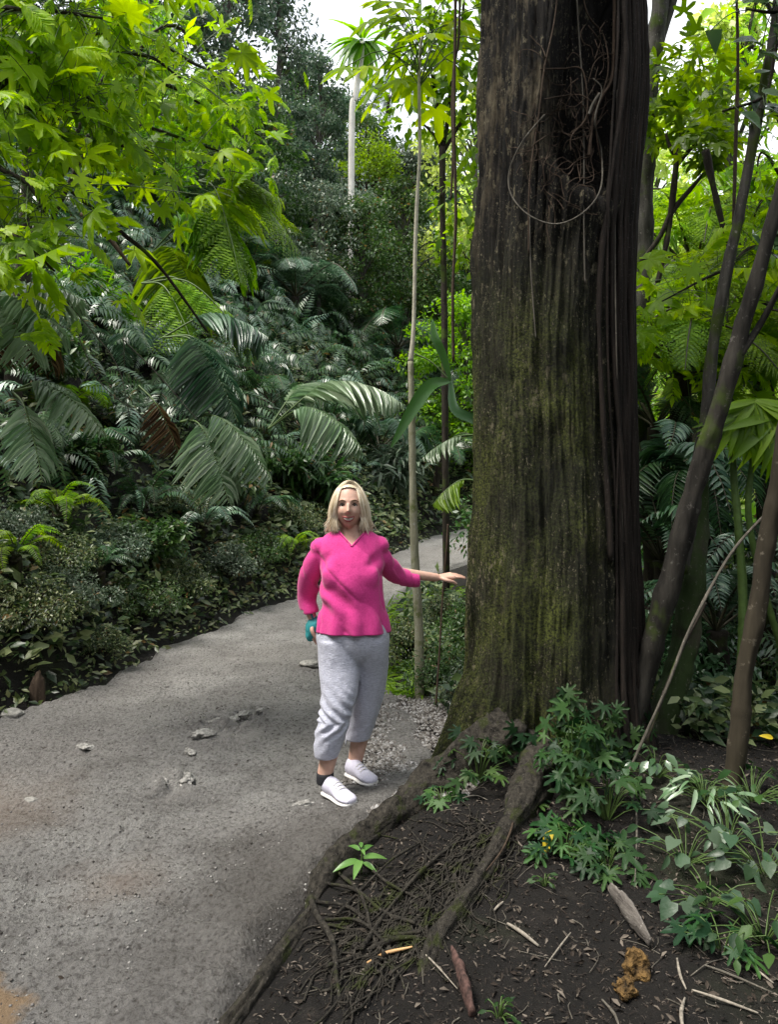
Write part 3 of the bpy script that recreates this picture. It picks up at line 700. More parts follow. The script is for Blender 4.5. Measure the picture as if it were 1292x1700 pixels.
# feet in pale slip-on shoes
shoe_m = plain_mat('pale lilac canvas shoe', (0.62, 0.60, 0.72), 0.75, 90, 0.1)
sole_m = plain_mat('white rubber sole', (0.72, 0.70, 0.68), 0.6, 40, 0.15)
def shoe(toe, heel, zb):
    toe = np.array([toe[0], toe[1]]); heel = np.array([heel[0], heel[1]]); d = toe - heel; L = np.linalg.norm(d); d /= L; s_ = np.array([d[1], -d[0]])
    rows = [(0.0, 0.026, 0.085), (0.06, 0.034, 0.098), (0.2, 0.038, 0.10), (0.36, 0.038, 0.098), (0.52, 0.043, 0.078), (0.7, 0.050, 0.058), (0.86, 0.047, 0.050), (0.96, 0.034, 0.042), (1.0, 0.016, 0.032)]
    def shell(mb, grow, zlo, zhi, k=28):
        q = spline(np.array(rows), 34); Vs = []
        for t, hw, ht in q:
            a = np.linspace(0, 2 * math.pi, k, endpoint=False)
            ca, sa = np.cos(a), np.sin(a); ca = np.sign(ca) * np.abs(ca) ** 0.75; sa = np.sign(sa) * np.abs(sa) ** 0.75
            top = zhi(ht)
            cz, hz = (zlo + top) / 2, (top - zlo) / 2
            nar = 1 - 0.35 * np.clip(sa, 0, 1) * (top > 0.04)
            c2 = heel + d * L * (0.02 + 0.96 * t) * 1.0
            Vs.append(np.stack([c2[0] + s_[0] * ca * (hw + grow) * nar, c2[1] + s_[1] * ca * (hw + grow) * nar, zb + cz + sa * hz], -1))
        V = np.array(Vs).reshape(-1, 3); n_ = len(q)
        i = np.arange(n_ - 1)[:, None] * k; j = np.arange(k)[None]; j2 = (j + 1) % k
        T = [(len(V), (a + 1) % k, a) for a in range(k)] + [(len(V) + 1, (n_ - 1) * k + a, (n_ - 1) * k + (a + 1) % k) for a in range(k)]
        V = np.vstack([V, V[:k].mean(0), V[-k:].mean(0)])
        mb.add(V, np.stack([i + j, i + j2, i + k + j2, i + k + j], -1).reshape(-1, 4), T)
    m1 = MB(); shell(m1, 0, 0.014, lambda h: h)
    sh = m1.obj('shoe', shoe_m, woman)
    ml = MB()
    for t in (0.46, 0.54, 0.62):
        c2 = heel + d * L * t; hw, ht = np.interp(t, [0.36, 0.52, 0.7], [0.026, 0.028, 0.032]), np.interp(t, [0.36, 0.52, 0.7], [0.098, 0.078, 0.058])
        tube(ml, [(c2[0] + s_[0] * q * hw, c2[1] + s_[1] * q * hw, zb + ht + 0.002 - 0.012 * q * q) for q in (-1, -0.5, 0, 0.5, 1)], 0.0028, 6, n=12)
    la = ml.obj('laces', sole_m, sh, origin=np.array(woman.location)); la.location = (0, 0, 0)
    m2 = MB(); shell(m2, 0.004, 0.0, lambda h: 0.020)
    so = m2.obj('sole', sole_m, sh, origin=np.array(woman.location)); so.location = (0, 0, 0)
    return sh
shoe((-0.175, 3.62), (-0.33, 3.79), 0.02)
shoe((-0.075, 3.88), (-0.225, 4.04), 0.02)
sock_m = plain_mat('black ankle sock', (0.02, 0.02, 0.025), 0.8)
for an in (AA, AB):
    ms = MB(); tube(ms, [an + [0, 0, 0.0], an + [0, 0, -0.035], an + [0, 0, -0.055]], [0.0435, 0.046, 0.044], 18, n=6); ms.obj('sock', sock_m, woman)

# trousers
def wrinkle(V, F, amp, freq, seed, c0=None, stretch=(1, 1, 1)):
    return V
cl_m, nt, b = new_mat('grey blue cotton')
f = noise_tex(nt, 55, 4, 0.7, (1, 1, 4.5)); g2 = noise_tex(nt, 9, 4, 0.6, (1, 1, 0.8)); g3 = noise_tex(nt, 700, 2)
nt.links.new(ramp(nt, [(0.3, (0.36, 0.37, 0.47)), (0.7, (0.66, 0.67, 0.78))], f).outputs[0], b.inputs['Base Color'])
b.inputs['Roughness'].default_value = 0.9; b.inputs['Specular IOR Level'].default_value = 0.15; b.inputs['Sheen Weight'].default_value = 0.2
bump(nt, b, math_n(nt, 'ADD', math_n(nt, 'MULTIPLY', g2, 1.0), math_n(nt, 'MULTIPLY', f, 0.25)), 0.8, 0.02)
mb = MB()
def row(u0, u1, v, Y, ry): 
    a, c_ = P(u0, v, Y), P(u1, v, Y); return ((a[0] + c_[0]) / 2, Y, a[2], (c_[0] - a[0]) / 2, ry)
loft(mb, [row(533, 642, 1030, 3.87, 0.125), row(525, 647, 1052, 3.87, 0.128), row(527, 647, 1070, 3.87, 0.122), row(532, 644, 1086, 3.875, 0.105), row(545, 636, 1100, 3.88, 0.07)], power=2.4)
loft(mb, [row(527, 592, 1060, 3.865, 0.122), row(528, 596, 1082, 3.86, 0.118), row(529, 597, 1110, 3.84, 0.107), row(533, 594, 1150, 3.80, 0.092), row(531, 585, 1180, 3.78, 0.082), row(525, 578, 1210, 3.77, 0.078), row(521, 568, 1238, 3.775, 0.074), row(522, 561, 1256, 3.78, 0.068)], power=2.2)
loft(mb, [row(584, 646, 1060, 3.875, 0.122), row(587, 646, 1082, 3.89, 0.118), row(592, 644, 1110, 3.92, 0.107), row(590, 638, 1150, 3.95, 0.092), row(584, 630, 1180, 3.97, 0.085), row(576, 620, 1210, 3.99, 0.080), row(573, 611, 1232, 4.0, 0.075), row(574, 609, 1238, 4.0, 0.073)], power=2.2)
V, F = fuse(mb, 0.006, 9, 0.5)
# folds: diagonal creases bunching round the knees, soft folds at the hip
def radial_fold(V, amp, centre):
    d = V - centre; d[:, 2] = 0; d = unit(d); return V + d * amp[:, None]
zz = V[:, 2]; isA = V[:, 0] < np.interp(zz, [0.2, 0.5, 0.8], [-0.235, -0.18, -0.16])
cenA = np.stack([np.interp(zz, [0.15, 0.45, 0.8], [-0.32, -0.265, -0.23]), 3.8 + 0 * zz, zz], -1)
cenB = np.stack([np.interp(zz, [0.15, 0.45, 0.8], [-0.165, -0.115, -0.09]), 3.97 + 0 * zz, zz], -1)
cen = np.where(isA[:, None], cenA, cenB)
kn = np.exp(-((zz - 0.40) / 0.12) ** 2)
f1 = np.sin((zz * 1.0 - np.where(zz > 0.40, -1, 1) * (V[:, 0] + 0.27) * 0.9) * 105 + 5 * fbm(V * 7, 3, 60)) * kn * np.where(isA, 0.0065, 0.0015) * (0.3 + 0.9 * sstep(-0.3, 0.4, fbm(V * 10, 2, 63)))
f2 = fbm(V * np.array([16, 16, 7]), 3, 61) * 0.006 * sstep(0.9, 0.6, zz)
f3 = fbm(V * np.array([14, 14, 8]), 2, 62) * 0.004 * sstep(0.5, 0.7, zz)
V = radial_fold(V, f1 + f2 + f3, cen)
keep = (zz > np.where(isA, 0.176, 0.236)) 
mesh_obj('trousers', V, F, cl_m, woman, keep=keep, solid=0.004)

# pink top
pk_m, nt, b = new_mat('pink knit')
f = noise_tex(nt, 150, 3); g2 = noise_tex(nt, 6, 4, 0.6)
nt.links.new(ramp(nt, [(0.3, (0.66, 0.042, 0.25)), (0.7, (0.78, 0.065, 0.32))], f).outputs[0], b.inputs['Base Color'])
b.inputs['Roughness'].default_value = 0.85; b.inputs['Specular IOR Level'].default_value = 0.2; b.inputs['Sheen Weight'].default_value = 0.25
bump(nt, b, math_n(nt, 'ADD', g2, math_n(nt, 'MULTIPLY', f, 0.08)), 0.5, 0.02)
mb = MB()
loft(mb, [(-0.197, 3.872, 1.39, 0.066, 0.062), (-0.197, 3.875, 1.368, 0.095, 0.07), (-0.197, 3.875, 1.325, 0.150, 0.088), (-0.197, 3.868, 1.26, 0.168, 0.108), (-0.196, 3.862, 1.19, 0.166, 0.124), (-0.193, 3.855, 1.11, 0.160, 0.134), (-0.19, 3.86, 1.0, 0.164, 0.128), (-0.187, 3.865, 0.9, 0.183, 0.142), (-0.187, 3.867, 0.83, 0.193, 0.146), (-0.187, 3.867, 0.78, 0.194, 0.146)], power=2.25)
for s in (-1, 1): ball(mb, (-0.197 + s * 0.068, 3.785, 1.125), (0.082, 0.055, 0.088), 16)
ball(mb, P(532, 908, 3.88), (0.055, 0.06, 0.05), 12); ball(mb, P(630, 905, 3.88), (0.055, 0.06, 0.05), 12)
tube(mb, [P(539, 911, 3.88), P(519, 942, 3.92), P(509, 985, 4.01), P(515, 1019, 4.0)], [0.055, 0.060, 0.053, 0.048], 20, n=26)
tube(mb, [P(620, 911, 3.88), P(638, 930, 3.93), P(654, 950, 4.01), P(676, 960, 4.06), P(697, 963, 4.09)], [0.057, 0.058, 0.052, 0.047, 0.042], 20, n=30)
V, F = fuse(mb, 0.006, 14, 0.5)
c0 = np.array([-0.19, 3.87, 0.0])
nrm = V - c0; nrm[:, 2] = 0; nrm = unit(nrm); zz = V[:, 2]
body_r = np.hypot(V[:, 0] - c0[0], V[:, 1] - c0[1])
onarm = sstep(0.19, 0.23, np.abs(V[:, 0] - c0[0]))
am = 0.0035 * fbm(V * np.array([11, 11, 4]), 3, 70) - 0.008 * (1 - np.abs(fbm(V * np.array([7, 7, 5]) + np.stack([zz * 4, zz * 0, V[:, 0] * 4], -1), 2, 75))) ** 9 + 0.012 * np.sin((V[:, 0] * 0.75 + zz) * 42 + 3 * fbm(V * 5, 2, 71)) * np.exp(-((zz - 1.02) / 0.09) ** 2) * sstep(0.10, -0.10, V[:, 0] + 0.16) * sstep(0.5, 0.2, onarm)
am = am + onarm * 0.006 * np.sin((V[:, 0] + 0.3 * zz) * 160 + 3 * fbm(V * 9, 2, 72)) * (V[:, 0] > 0)
am = am + 0.010 * np.sin((-V[:, 0] * 1.1 + zz) * 38 + 2 * fbm(V * 4, 2, 73)) * np.exp(-((zz - 1.21) / 0.05) ** 2) * np.exp(-((np.abs(V[:, 0] + 0.19) - 0.13) / 0.05) ** 2)
am = am + (1 - onarm) * 0.007 * np.sin(np.arctan2(V[:, 1] - 3.87, V[:, 0] + 0.19) * 9 + 2) * sstep(1.05, 0.84, zz)
V = V + nrm * am[:, None]
# V neck: opened down to a point, a little to her left
xx = V[:, 0] + 0.190
keep = ~((zz > 1.287 + np.abs(xx) * 1.05) & (V[:, 1] < 3.90)) & ~((zz > 1.362)) & ~((V[:, 0] > 0.172) & (zz < 1.2)) & (zz > 0.832) & ~((V[:, 0] < -0.40) & (V[:, 1] > 3.97) & (zz < 0.925 ))
mesh_obj('top', V, F, pk_m, woman, keep=keep, solid=0.004)

# neckline and hem ribs
def on_front(x, z):
    m_ = (np.abs(V[:, 0] - x) < 0.02) & (np.abs(V[:, 2] - z) < 0.02) & (V[:, 1] < 3.9); k = np.nonzero(m_)[0]
    if len(k) == 0: return None
    k = k[np.argsort((V[k, 0] - x) ** 2 + (V[k, 2] - z) ** 2)[:6]]; return np.array([x, V[k, 1].mean() - 0.001, z])
ne = [on_front(-0.190 + t, 1.287 + abs(t) * 1.05) for t in (-0.068, -0.055, -0.04, -0.025, -0.012, 0.0, 0.012, 0.025, 0.04, 0.055, 0.068)]
ne = [q for q in ne if q is not None]
mb = MB(); tube(mb, ne, 0.0048, 8, n=40); mb.obj('neckline', pk_m, woman)
# face details
eye_w = plain_mat('eye white', (0.6, 0.57, 0.54), 0.3); dark = plain_mat('dark iris and lash', (0.03, 0.02, 0.018), 0.35)
lip_m = plain_mat('lips', (0.38, 0.085, 0.09), 0.4); teeth_m = plain_mat('teeth', (0.72, 0.69, 0.62), 0.3); brow_m = plain_mat('eyebrow', (0.17, 0.10, 0.055), 0.8)
for s in (-1, 1):
    e = MB(); c_ = FP(s * 0.031, 0.003, -0.0065); ball(e, c_, (0.0125, 0.011, 0.0085), 12); eye = e.obj('eye', eye_w, woman)
    e = MB(); ball(e, c_ + [0, -0.0075, 0.000], (0.0055, 0.005, 0.0055), 10); ir = e.obj('iris', dark, eye, origin=np.array(woman.location)); ir.location = (0, 0, 0)
    e = MB(); tube(e, [FP(s * 0.046, 0.001, 0.002), FP(s * 0.038, 0.0095, 0.003), FP(s * 0.028, 0.0115, 0.004), FP(s * 0.018, 0.004, 0.001)], [0.0015, 0.003, 0.003, 0.0015], 6, n=14); e.obj('eyelash', dark, woman)
    e = MB(); tube(e, [FP(s * 0.050, 0.021, 0.0), FP(s * 0.038, 0.029, 0.0), FP(s * 0.026, 0.029, 0.0), FP(s * 0.014, 0.025, 0.0)], [0.001, 0.0026, 0.003, 0.0018], 6, n=14); e.obj('eyebrow', brow_m, woman)
e = MB(); tube(e, [FP(x_, -0.058 + 6.0 * x_ * x_ - (0.002 if abs(x_) < 0.004 else 0), 0.001) for x_ in (-0.032, -0.018, -0.006, 0, 0.006, 0.018, 0.032)], [0.001, 0.0028, 0.0036, 0.003, 0.0036, 0.0028, 0.001], 8, n=26)
tube(e, [FP(x_, -0.0785 + 23.0 * x_ * x_, 0.001) for x_ in (-0.032, -0.019, -0.007, 0.007, 0.019, 0.032)], [0.001, 0.0034, 0.0044, 0.0044, 0.0034, 0.001], 8, n=26); e.obj('lips', lip_m, woman)
e = MB(); tube(e, [FP(x_, -0.0675 + 12 * x_ * x_, -0.0035) for x_ in (-0.026, -0.013, 0, 0.013, 0.026)], [0.0022, 0.0068, 0.0082, 0.0068, 0.0022], 8, n=20); e.obj('teeth', teeth_m, woman)

# hair: a cap and several hundred locks to the shoulders
hair_m, nt, b = new_mat('blonde hair')
g_ = nd(nt, 'ShaderNodeNewGeometry')
nt.links.new(ramp(nt, [(0.1, (0.42, 0.31, 0.19)), (0.5, (0.72, 0.59, 0.42)), (0.9, (0.88, 0.80, 0.66))], g_.outputs['Random Per Island']).outputs[0], b.inputs['Base Color'])
b.inputs['Roughness'].default_value = 0.45; b.inputs['Specular IOR Level'].default_value = 0.5
hb = MB()
nth = 90; th = np.linspace(0, math.pi * 0.98, nth)[:, None]; ph = np.linspace(0, 2 * math.pi, 180, endpoint=False)[None]
D = np.stack([np.sin(th) * np.cos(ph), np.sin(th) * np.sin(ph), np.cos(th) * np.ones_like(ph)], -1)
Vc = D * (HR + [0.010, 0.012, 0.012]) + HC + [0, 0.004, 0]
i = np.arange(nth - 1)[:, None] * 180; j = np.arange(180)[None]; j2 = (j + 1) % 180
Qc = np.stack([i + j, i + 180 + j, i + 180 + j2, i + j2], -1).reshape(-1, 4)
fc = Vc.reshape(-1, 3)[Qc].mean(1) - HC
okf = ~((fc[:, 1] < -0.015) & (fc[:, 2] < 0.096 - 4.5 * fc[:, 0] ** 2)) & (fc[:, 2] > -0.09)
hb.add(Vc, Qc[okf])
for k in range(1500):
    a = rng.uniform(-math.pi, math.pi)                    # direction round the head, 0 = +x, -pi/2 = face
    fr = abs(np.angle(np.exp(1j * (a + math.pi / 2))))     # angle away from the face centre
    part_x = 0.008
    if fr < 0.62: a = -math.pi / 2 + math.copysign(rng.uniform(0.66, 1.0), np.angle(np.exp(1j * (a + math.pi / 2)))); fr = abs(a + math.pi / 2)
    ca, sa = math.cos(a), math.sin(a)
    gr = rng.uniform(0.006, 0.022)
    top = HC + np.array([part_x + math.copysign(0.004, ca) + rng.normal(0, 0.004), rng.uniform(-0.045, 0.05) if fr > 1.0 else rng.uniform(-0.06, -0.02), 0.119 + gr * 0.5])
    s1 = HC + np.array([ca * 0.062, sa * 0.070, 0.085 + gr * 0.4])
    s2 = HC + np.array([ca * (HR[0] + gr), sa * (HR[1] * 0.86 + gr) + 0.006, 0.02])
    bot = rng.uniform(-0.125, -0.10) if fr > 1.9 else rng.uniform(-0.132, -0.10)
    s3 = HC + np.array([ca * (HR[0] + gr + 0.014), max(sa * (HR[1] * 0.8 + gr), -0.055) + 0.010, -0.06])
    s4 = HC + np.array([ca * (HR[0] + gr + (0.022 if rng.random() < .6 else 0.002)) + rng.normal(0, 0.010), max(sa * HR[1] * 0.8, -0.05) + 0.012 + rng.normal(0, 0.008), bot + rng.normal(0, 0.010)])
    r_ = rng.uniform(0.0011, 0.0026)
    tube(hb, [top, s1, s2, s3, s4], [r_ * 0.8, r_, r_, r_, r_ * 0.25], 5, n=16, cap=False)
hb.obj('hair', hair_m, woman)

# teal bag held behind the hip
bag_m = plain_mat('teal cloth', (0.03, 0.26, 0.28), 0.7, 14, 0.35, bs=0.6, bd=0.02)
bc = P(518, 1044, 4.0)
mb = MB(); ball(mb, bc, (0.034, 0.05, 0.062), 18); ball(mb, bc + [0.02, 0.0, 0.02], (0.03, 0.045, 0.05), 14); ball(mb, bc + [-0.01, 0.0, -0.03], (0.024, 0.04, 0.04), 12)
V, F = fuse(mb, 0.005, 4)
V = V + unit(V - bc) * (0.006 * fbm(V * 30, 3, 80))[:, None]
bag = empty('cloth_bag', bc, 'small teal cloth bag held at the hip of the woman in pink', 'bag')
mesh_obj('pouch', V, F, bag_m, bag)
mb = MB(); tube(mb, [bc + [0.015, -0.02, 0.04], bc + [0.0, -0.03, 0.085], bc + [0.0, 0.03, 0.085], bc + [0.01, 0.02, 0.04]], [0.005] * 4, 8, n=18); mb.obj('strap', bag_m, bag)

# unseen limbs and crown of the big tree, added overhead to shade the place
r = np.random.default_rng(70); lb = MB(); cf = MB(); cs, rs = [], []
for k in range(9):
    a = 2 * math.pi * k / 9 + 0.3; L = r.uniform(1.8, 3.6); zt = r.uniform(8.2, 10.5)
    e_ = np.array([TC[0] + 0.9 + math.cos(a) * L, TC[1] - 0.3 + math.sin(a) * L * 0.85, zt])
    st_ = np.array([TC[0], TC[1], r.uniform(6.6, 7.1)])
    tube(lb, [st_, st_ * 0.55 + e_ * 0.45 + [0, 0, 0.5], e_], [0.17, 0.10, 0.03], 9, n=18, rough=0.2)
    for q in range(16):
        t = r.uniform(0.3, 1.1); cs.append(st_ * (1 - t) + e_ * t + r.normal(size=3) * [0.8, 0.8, 0.5] + [0, 0, 0.5]); rs.append(r.uniform(0.5, 0.9))
M['crumb'] = leaf_mat('path crumbs', [(0.05, 0.045, 0.04), (0.14, 0.13, 0.12), (0.24, 0.23, 0.22), (0.34, 0.33, 0.31)], 0.8, 0.0, 0.2)
# ------------------------------------------------------------------ leaf templates: base at 0, growing along +Y, face up +Z
def t_blade(n=3, w=0.5, droop=0.15, fold=0.12, tip=0.03, belly=0.4):
    """narrow or broad simple leaf of unit length"""
    V = []
    for k in range(n + 1):
        t = k / n; ww = w * 0.5 * (math.sin(math.pi * min(1, (t ** (0.75 if belly < 0.45 else 1.0)) * 0.97 + 0.03))) ** 0.8 + (tip if k == 0 else 0)
        if k == n: ww = tip * 0.3
        z = -droop * t * t
        V += [(-ww, t, z + fold * ww), (0, t, z), (ww, t, z + fold * ww)]
    Q = []
    for k in range(n):
        a = 3 * k; Q += [(a, a + 1, a + 4, a + 3), (a + 1, a + 2, a + 5, a + 4)]
    return np.array(V), Q, []
def t_diamond(w=0.5, droop=0.1):
    return np.array([(0, 0, 0), (w / 2, 0.45, -0.03), (0, 1, -droop), (-w / 2, 0.45, -0.03)]), [(0, 1, 2, 3)], []
def t_palmate(lobes=7, spread=125, deep=0.42, wid=0.5, seed=0):
    r_ = np.random.default_rng(seed); V = [(0, 0.02, 0.0)]; T = []
    ang = np.radians(np.linspace(-spread, spread, lobes)); da = ang[1] - ang[0]
    ring = []
    for k, a in enumerate(ang):
        L = (1.0 - 0.38 * (abs(a) / math.radians(spread)) ** 1.3) * r_.uniform(0.9, 1.06)
        s_ = deep * L * r_.uniform(0.85, 1.1)
        def pt(rr, aa, z): return (math.sin(aa) * rr, math.cos(aa) * rr, z)
        if k == 0: ring.append(pt(s_ * 0.7, a - da * 0.5, -0.02))
        ring += [pt(L * 0.66, a - da * wid * 0.42, -0.04), pt(L * 0.84, a - da * 0.17, -0.12), pt(L, a, -0.22 * L), pt(L * 0.82, a + da * 0.2, -0.12), pt(L * 0.62, a + da * wid * 0.45, -0.04)]
        ring.append(pt(s_, a + da * 0.5, 0.0))
    V += ring
    mid0 = len(V)
    for a in ang: V.append((math.sin(a) * 0.5, math.cos(a) * 0.5, -0.13))
    for k in range(lobes):
        o = 1 + 6 * k; mvt = mid0 + k
        idx = [o, o + 1, o + 2, o + 3, o + 4, o + 5, o + 6]
        for q in range(6): T.append((mvt, idx[q + 1], idx[q]))
        T.append((0, mvt, idx[0])); T.append((0, idx[6], mvt))
    return np.array(V), [], T

def orient(d, up, roll=None):
    """matrices with y = d, z as near up as possible"""
    d = unit(d); x = unit(np.cross(d, up)); z = np.cross(x, d)
    if roll is not None:
        c, s_ = np.cos(roll)[:, None], np.sin(roll)[:, None]; x, z = x * c + z * s_, z * c - x * s_
    return np.stack([x, d, z], -1)

# ------------------------------------------------------------------ fern and palm fronds
def frond_mb(mb, ctrl, plen=0.3, pairs=22, pw=0.14, ang=62, droopp=0.25, style='comb', stalk=0.18, rr=0.006, up=(0, 0, 1), r=rng, ctrlr=True, bare=True):
    """ctrl: control points from the base to the tip (metres). plen: longest leaflet."""
    c = spline(np.array(ctrl, float), 40)
    seg = np.concatenate([[0], np.cumsum(np.linalg.norm(np.diff(c, axis=0), axis=1))]); seg /= seg[-1]
    T = unit(np.gradient(c, axis=0)); t = np.linspace(stalk, 0.99, pairs)
    pos = np.stack([np.interp(t, seg, c[:, k]) for k in range(3)], -1); tan = unit(np.stack([np.interp(t, seg, T[:, k]) for k in range(3)], -1))
    upv = np.tile(np.array(up, float), (pairs, 1)); sidev = unit(np.cross(tan, upv)); nrm = np.cross(sidev, tan)
    prof = np.sin(np.pi * np.clip(((t - stalk) / (1 - stalk)) ** 0.7 * 0.93 + 0.07, 0, 1)) ** 0.7
    tv, tq, tt = t_blade(4, 1.0, 0.22, 0.25, 0.05)
    for s_ in (-1, 1):
        a = np.radians(ang + (38 - ang) * 0.8 * ((t - stalk) / (1 - stalk)) ** 2 + r.normal(0, 4, pairs))
        d = unit(tan * np.cos(a)[:, None] + s_ * sidev * np.sin(a)[:, None] - nrm * (droopp + r.normal(0, 0.07, pairs))[:, None])
        L = plen * prof * r.uniform(0.88, 1.08, pairs)
        if style == 'comb':
            R = orient(d, nrm)
            Wd = np.minimum(L * pw * 1.3, plen * pw)
            R = R * np.stack([Wd, L, L], -1)[:, None, :]
            mb.batch(tv, tq, tt, R, pos)
        else:                                        # feather: every leaflet is a small fern blade itself
            n2 = 11; u_ = np.linspace(0.08, 0.97, n2); sd2 = unit(np.cross(d, nrm))
            for q in (-1, 1):
                for m_ in range(n2):
                    p2 = pos + d * (L * u_[m_])[:, None] - nrm * (0.22 * L * u_[m_] ** 2)[:, None]
                    d2 = unit(sd2 * q + d * 0.55 - nrm * 0.15)
                    L2 = L * pw * 1.25 * (1 - u_[m_]) ** 0.6 + 0.004
                    R = orient(d2, nrm) * np.stack([L2 * 0.42, L2, L2], -1)[:, None, :]
                    mb.batch(*t_diamond(1.0), R, p2)
    return c
def frond_part(name, parent, mat, smat, ctrl, rr=0.006, **kw):
    mb = MB(); c = frond_mb(mb, ctrl, **kw); o = mb.obj(name, mat, parent)
    ms = MB(); tube(ms, c, np.linspace(rr, rr * 0.25, len(c)), 5, ctrl=False, cap=False)
    st = ms.obj('rib', smat, o, origin=np.array(parent.location)); st.location = (0, 0, 0)
    return o

# shared frond meshes, drawn once in local space: base at 0, leaning towards +Y, one metre long
FR = {}
def make_proto(kind, k, **kw):
    mb = MB(); rise = kw.pop('rise', 0.45); fall = kw.pop('fall', 0.35); sw = rng.uniform(-0.12, 0.12)
    c = frond_mb(mb, [(0, 0, 0), (sw * 0.3, 0.25, rise * 0.62), (sw * 0.7, 0.6, rise), (sw, 0.88, rise - fall * 0.45), (sw * 1.3, 1.05, rise - fall)], **kw)
    me = mb.mesh(kind + '_frond'); ms = MB(); tube(ms, c, np.linspace(0.013, 0.003, len(c)), 5, ctrl=False, cap=False); mr = ms.mesh(kind + '_rib')
    FR.setdefault(kind, []).append((me, mr))
for k in range(3):
    make_proto('tree_fern', k, plen=0.30, pairs=26, pw=0.17, style='feather', droopp=0.15, rise=0.30, fall=0.45)
    make_proto('palm', k, plen=0.32, pairs=30, pw=0.10, style='comb', droopp=0.3, ang=58, rise=0.35, fall=0.55)
    make_proto('small_fern', k, plen=0.17, pairs=24, pw=0.24, style='comb', droopp=0.12, ang=72, rise=0.40, fall=0.35)

def rotm(o, d_az, tilt, roll=0.0):
    o.rotation_mode = 'QUATERNION'
    q = Matrix.Rotation(-d_az, 4, 'Z') @ Matrix.Rotation(tilt, 4, 'X') @ Matrix.Rotation(roll, 4, 'Y')
    o.rotation_quaternion = q.to_quaternion()
_matcopies = {}
def with_mat(me, mat):
    key = (me.name, mat.name)
    if key not in _matcopies:
        c = me.copy(); c.materials.clear(); c.materials.append(mat); _matcopies[key] = c
    return _matcopies[key]
def fern(pos, kind, size, nf, mat, label, name='fern', cat='fern', group=None, lean=(0, 0), trunk=0.0, az=None, smat=None, spread=1.0):
    """rosette of fronds; az = (centre, half width) restricts the directions, radians clockwise from +Y"""
    pos = np.array(pos, float); e = empty(name, pos, label, cat, group)
    smat = smat or M['stalk_dark']
    if trunk:
        mb = MB(); p1 = pos + [lean[0], lean[1], trunk]
        tube(mb, [pos - [0, 0, 0.3], pos * 0.5 + p1 * 0.5 + [0.02, 0, 0], p1], [0.09 * size ** .5, 0.07 * size ** .5, 0.08 * size ** .5], 12, rough=0.35, freq=12)
        mb.obj('trunk', M['wood_dark'], e)
    base = Vector((lean[0], lean[1], trunk))
    for k in range(nf):
        me, mr = FR[kind][k % 3]
        a = (2 * math.pi * k / nf + random.uniform(-0.25, 0.25)) if az is None else az[0] + az[1] * random.uniform(-1, 1)
        f = part('frond', with_mat(me, mat), e, loc=base)
        s_ = size * random.uniform(0.78, 1.1); f.scale = (s_, s_, s_)
        rotm(f, a, random.uniform(-0.25, 0.45) * spread, random.uniform(-0.35, 0.35))
        part('rib', with_mat(mr, smat), f)
    return e

# ------------------------------------------------------------------ leafy bushes and trees
def leaf_cloud(mb, centres, radii, n_each, size, tmpl, squash=0.7, out=0.75, down=0.25, r=rng):
    """clumps: leaves scattered in each ball, facing outward and up"""
    for c, R_ in zip(centres, radii):
        n = int(n_each * (0.7 + 0.6 * r.random()))
        v = unit(r.normal(size=(n, 3))); rad = R_ * r.uniform(0.25, 1, n) ** 0.5
        p = c + v * rad[:, None] * [1, 1, squash]
        d = unit(v * out + r.normal(size=(n, 3)) * 0.55 - [0, 0, down])
        upn = unit(v * 0.5 + np.array([0, 0, 1.0]) + r.normal(size=(n, 3)) * 0.35)
        s_ = size * r.uniform(0.6, 1.25, n)
        mb.batch(*tmpl, orient(d, upn) * s_[:, None, None], p)
T_OV = t_blade(2, 0.5, 0.18, 0.25); T_OV3 = t_blade(3, 0.55, 0.22, 0.25); T_DI = t_diamond(0.55, 0.12); T_LONG = t_blade(5, 0.2, 0.45, 0.4)
T_PALM = [t_palmate(7, 125, 0.42, 0.5, 1), t_palmate(5, 105, 0.38, 0.6, 2), t_palmate(7, 130, 0.36, 0.5, 3)]
T_HEART = (np.array([(0, 0, 0), (0.28, -0.10, 0.04), (0.42, 0.16, 0.05), (0.33, 0.5, 0.0), (0, 1, -0.2), (-0.33, 0.5, 0.0), (-0.42, 0.16, 0.05), (-0.28, -0.10, 0.04), (0, 0.45, -0.05)]), [], [(8, 0, 1), (8, 1, 2), (8, 2, 3), (8, 3, 4), (8, 4, 5), (8, 5, 6), (8, 6, 7), (8, 7, 0)])
cs = [np.array([c_[0], c_[1], max(c_[2], 7.9)]) for c_ in cs]
leaf_cloud(cf, cs, rs, 75, 0.24, T_OV, squash=0.5, r=np.random.default_rng(71))
lb.obj('limbs', M['wood_dark'], tree); cf.obj('crown', M['bush'], tree)
T_RAG = t_palmate(9, 140, 0.62, 0.75, 9); T_OVL = t_blade(5, 0.42, 0.35, 0.3)
BUSH = {}
def bush_proto(key, R_, Hh, clumps, n_each, lsize, tmpl, seed):
    r = np.random.default_rng(seed); cs, rs = [], []
    st = MB()
    for k in range(clumps):
        v = unit(r.normal(size=3)); v[2] = abs(v[2])
        c = v * np.array([R_, R_, Hh * 0.62]) * r.uniform(0.45, 1) + [0, 0, Hh * 0.34]
        cs.append(c); rs.append(R_ * r.uniform(0.22, 0.42))
        tube(st, [(0, 0, -0.1), (c[0] * 0.35, c[1] * 0.35, c[2] * 0.5), tuple(c)], [0.02 * R_ + 0.004, 0.014 * R_ + 0.003, 0.005 * R_ + 0.002], 6, n=9, cap=False)
    mb = MB(); leaf_cloud(mb, cs, rs, n_each, lsize, tmpl, r=r)
    BUSH.setdefault(key, []).append((mb.mesh('leaves_' + key), st.mesh('stems_' + key)))
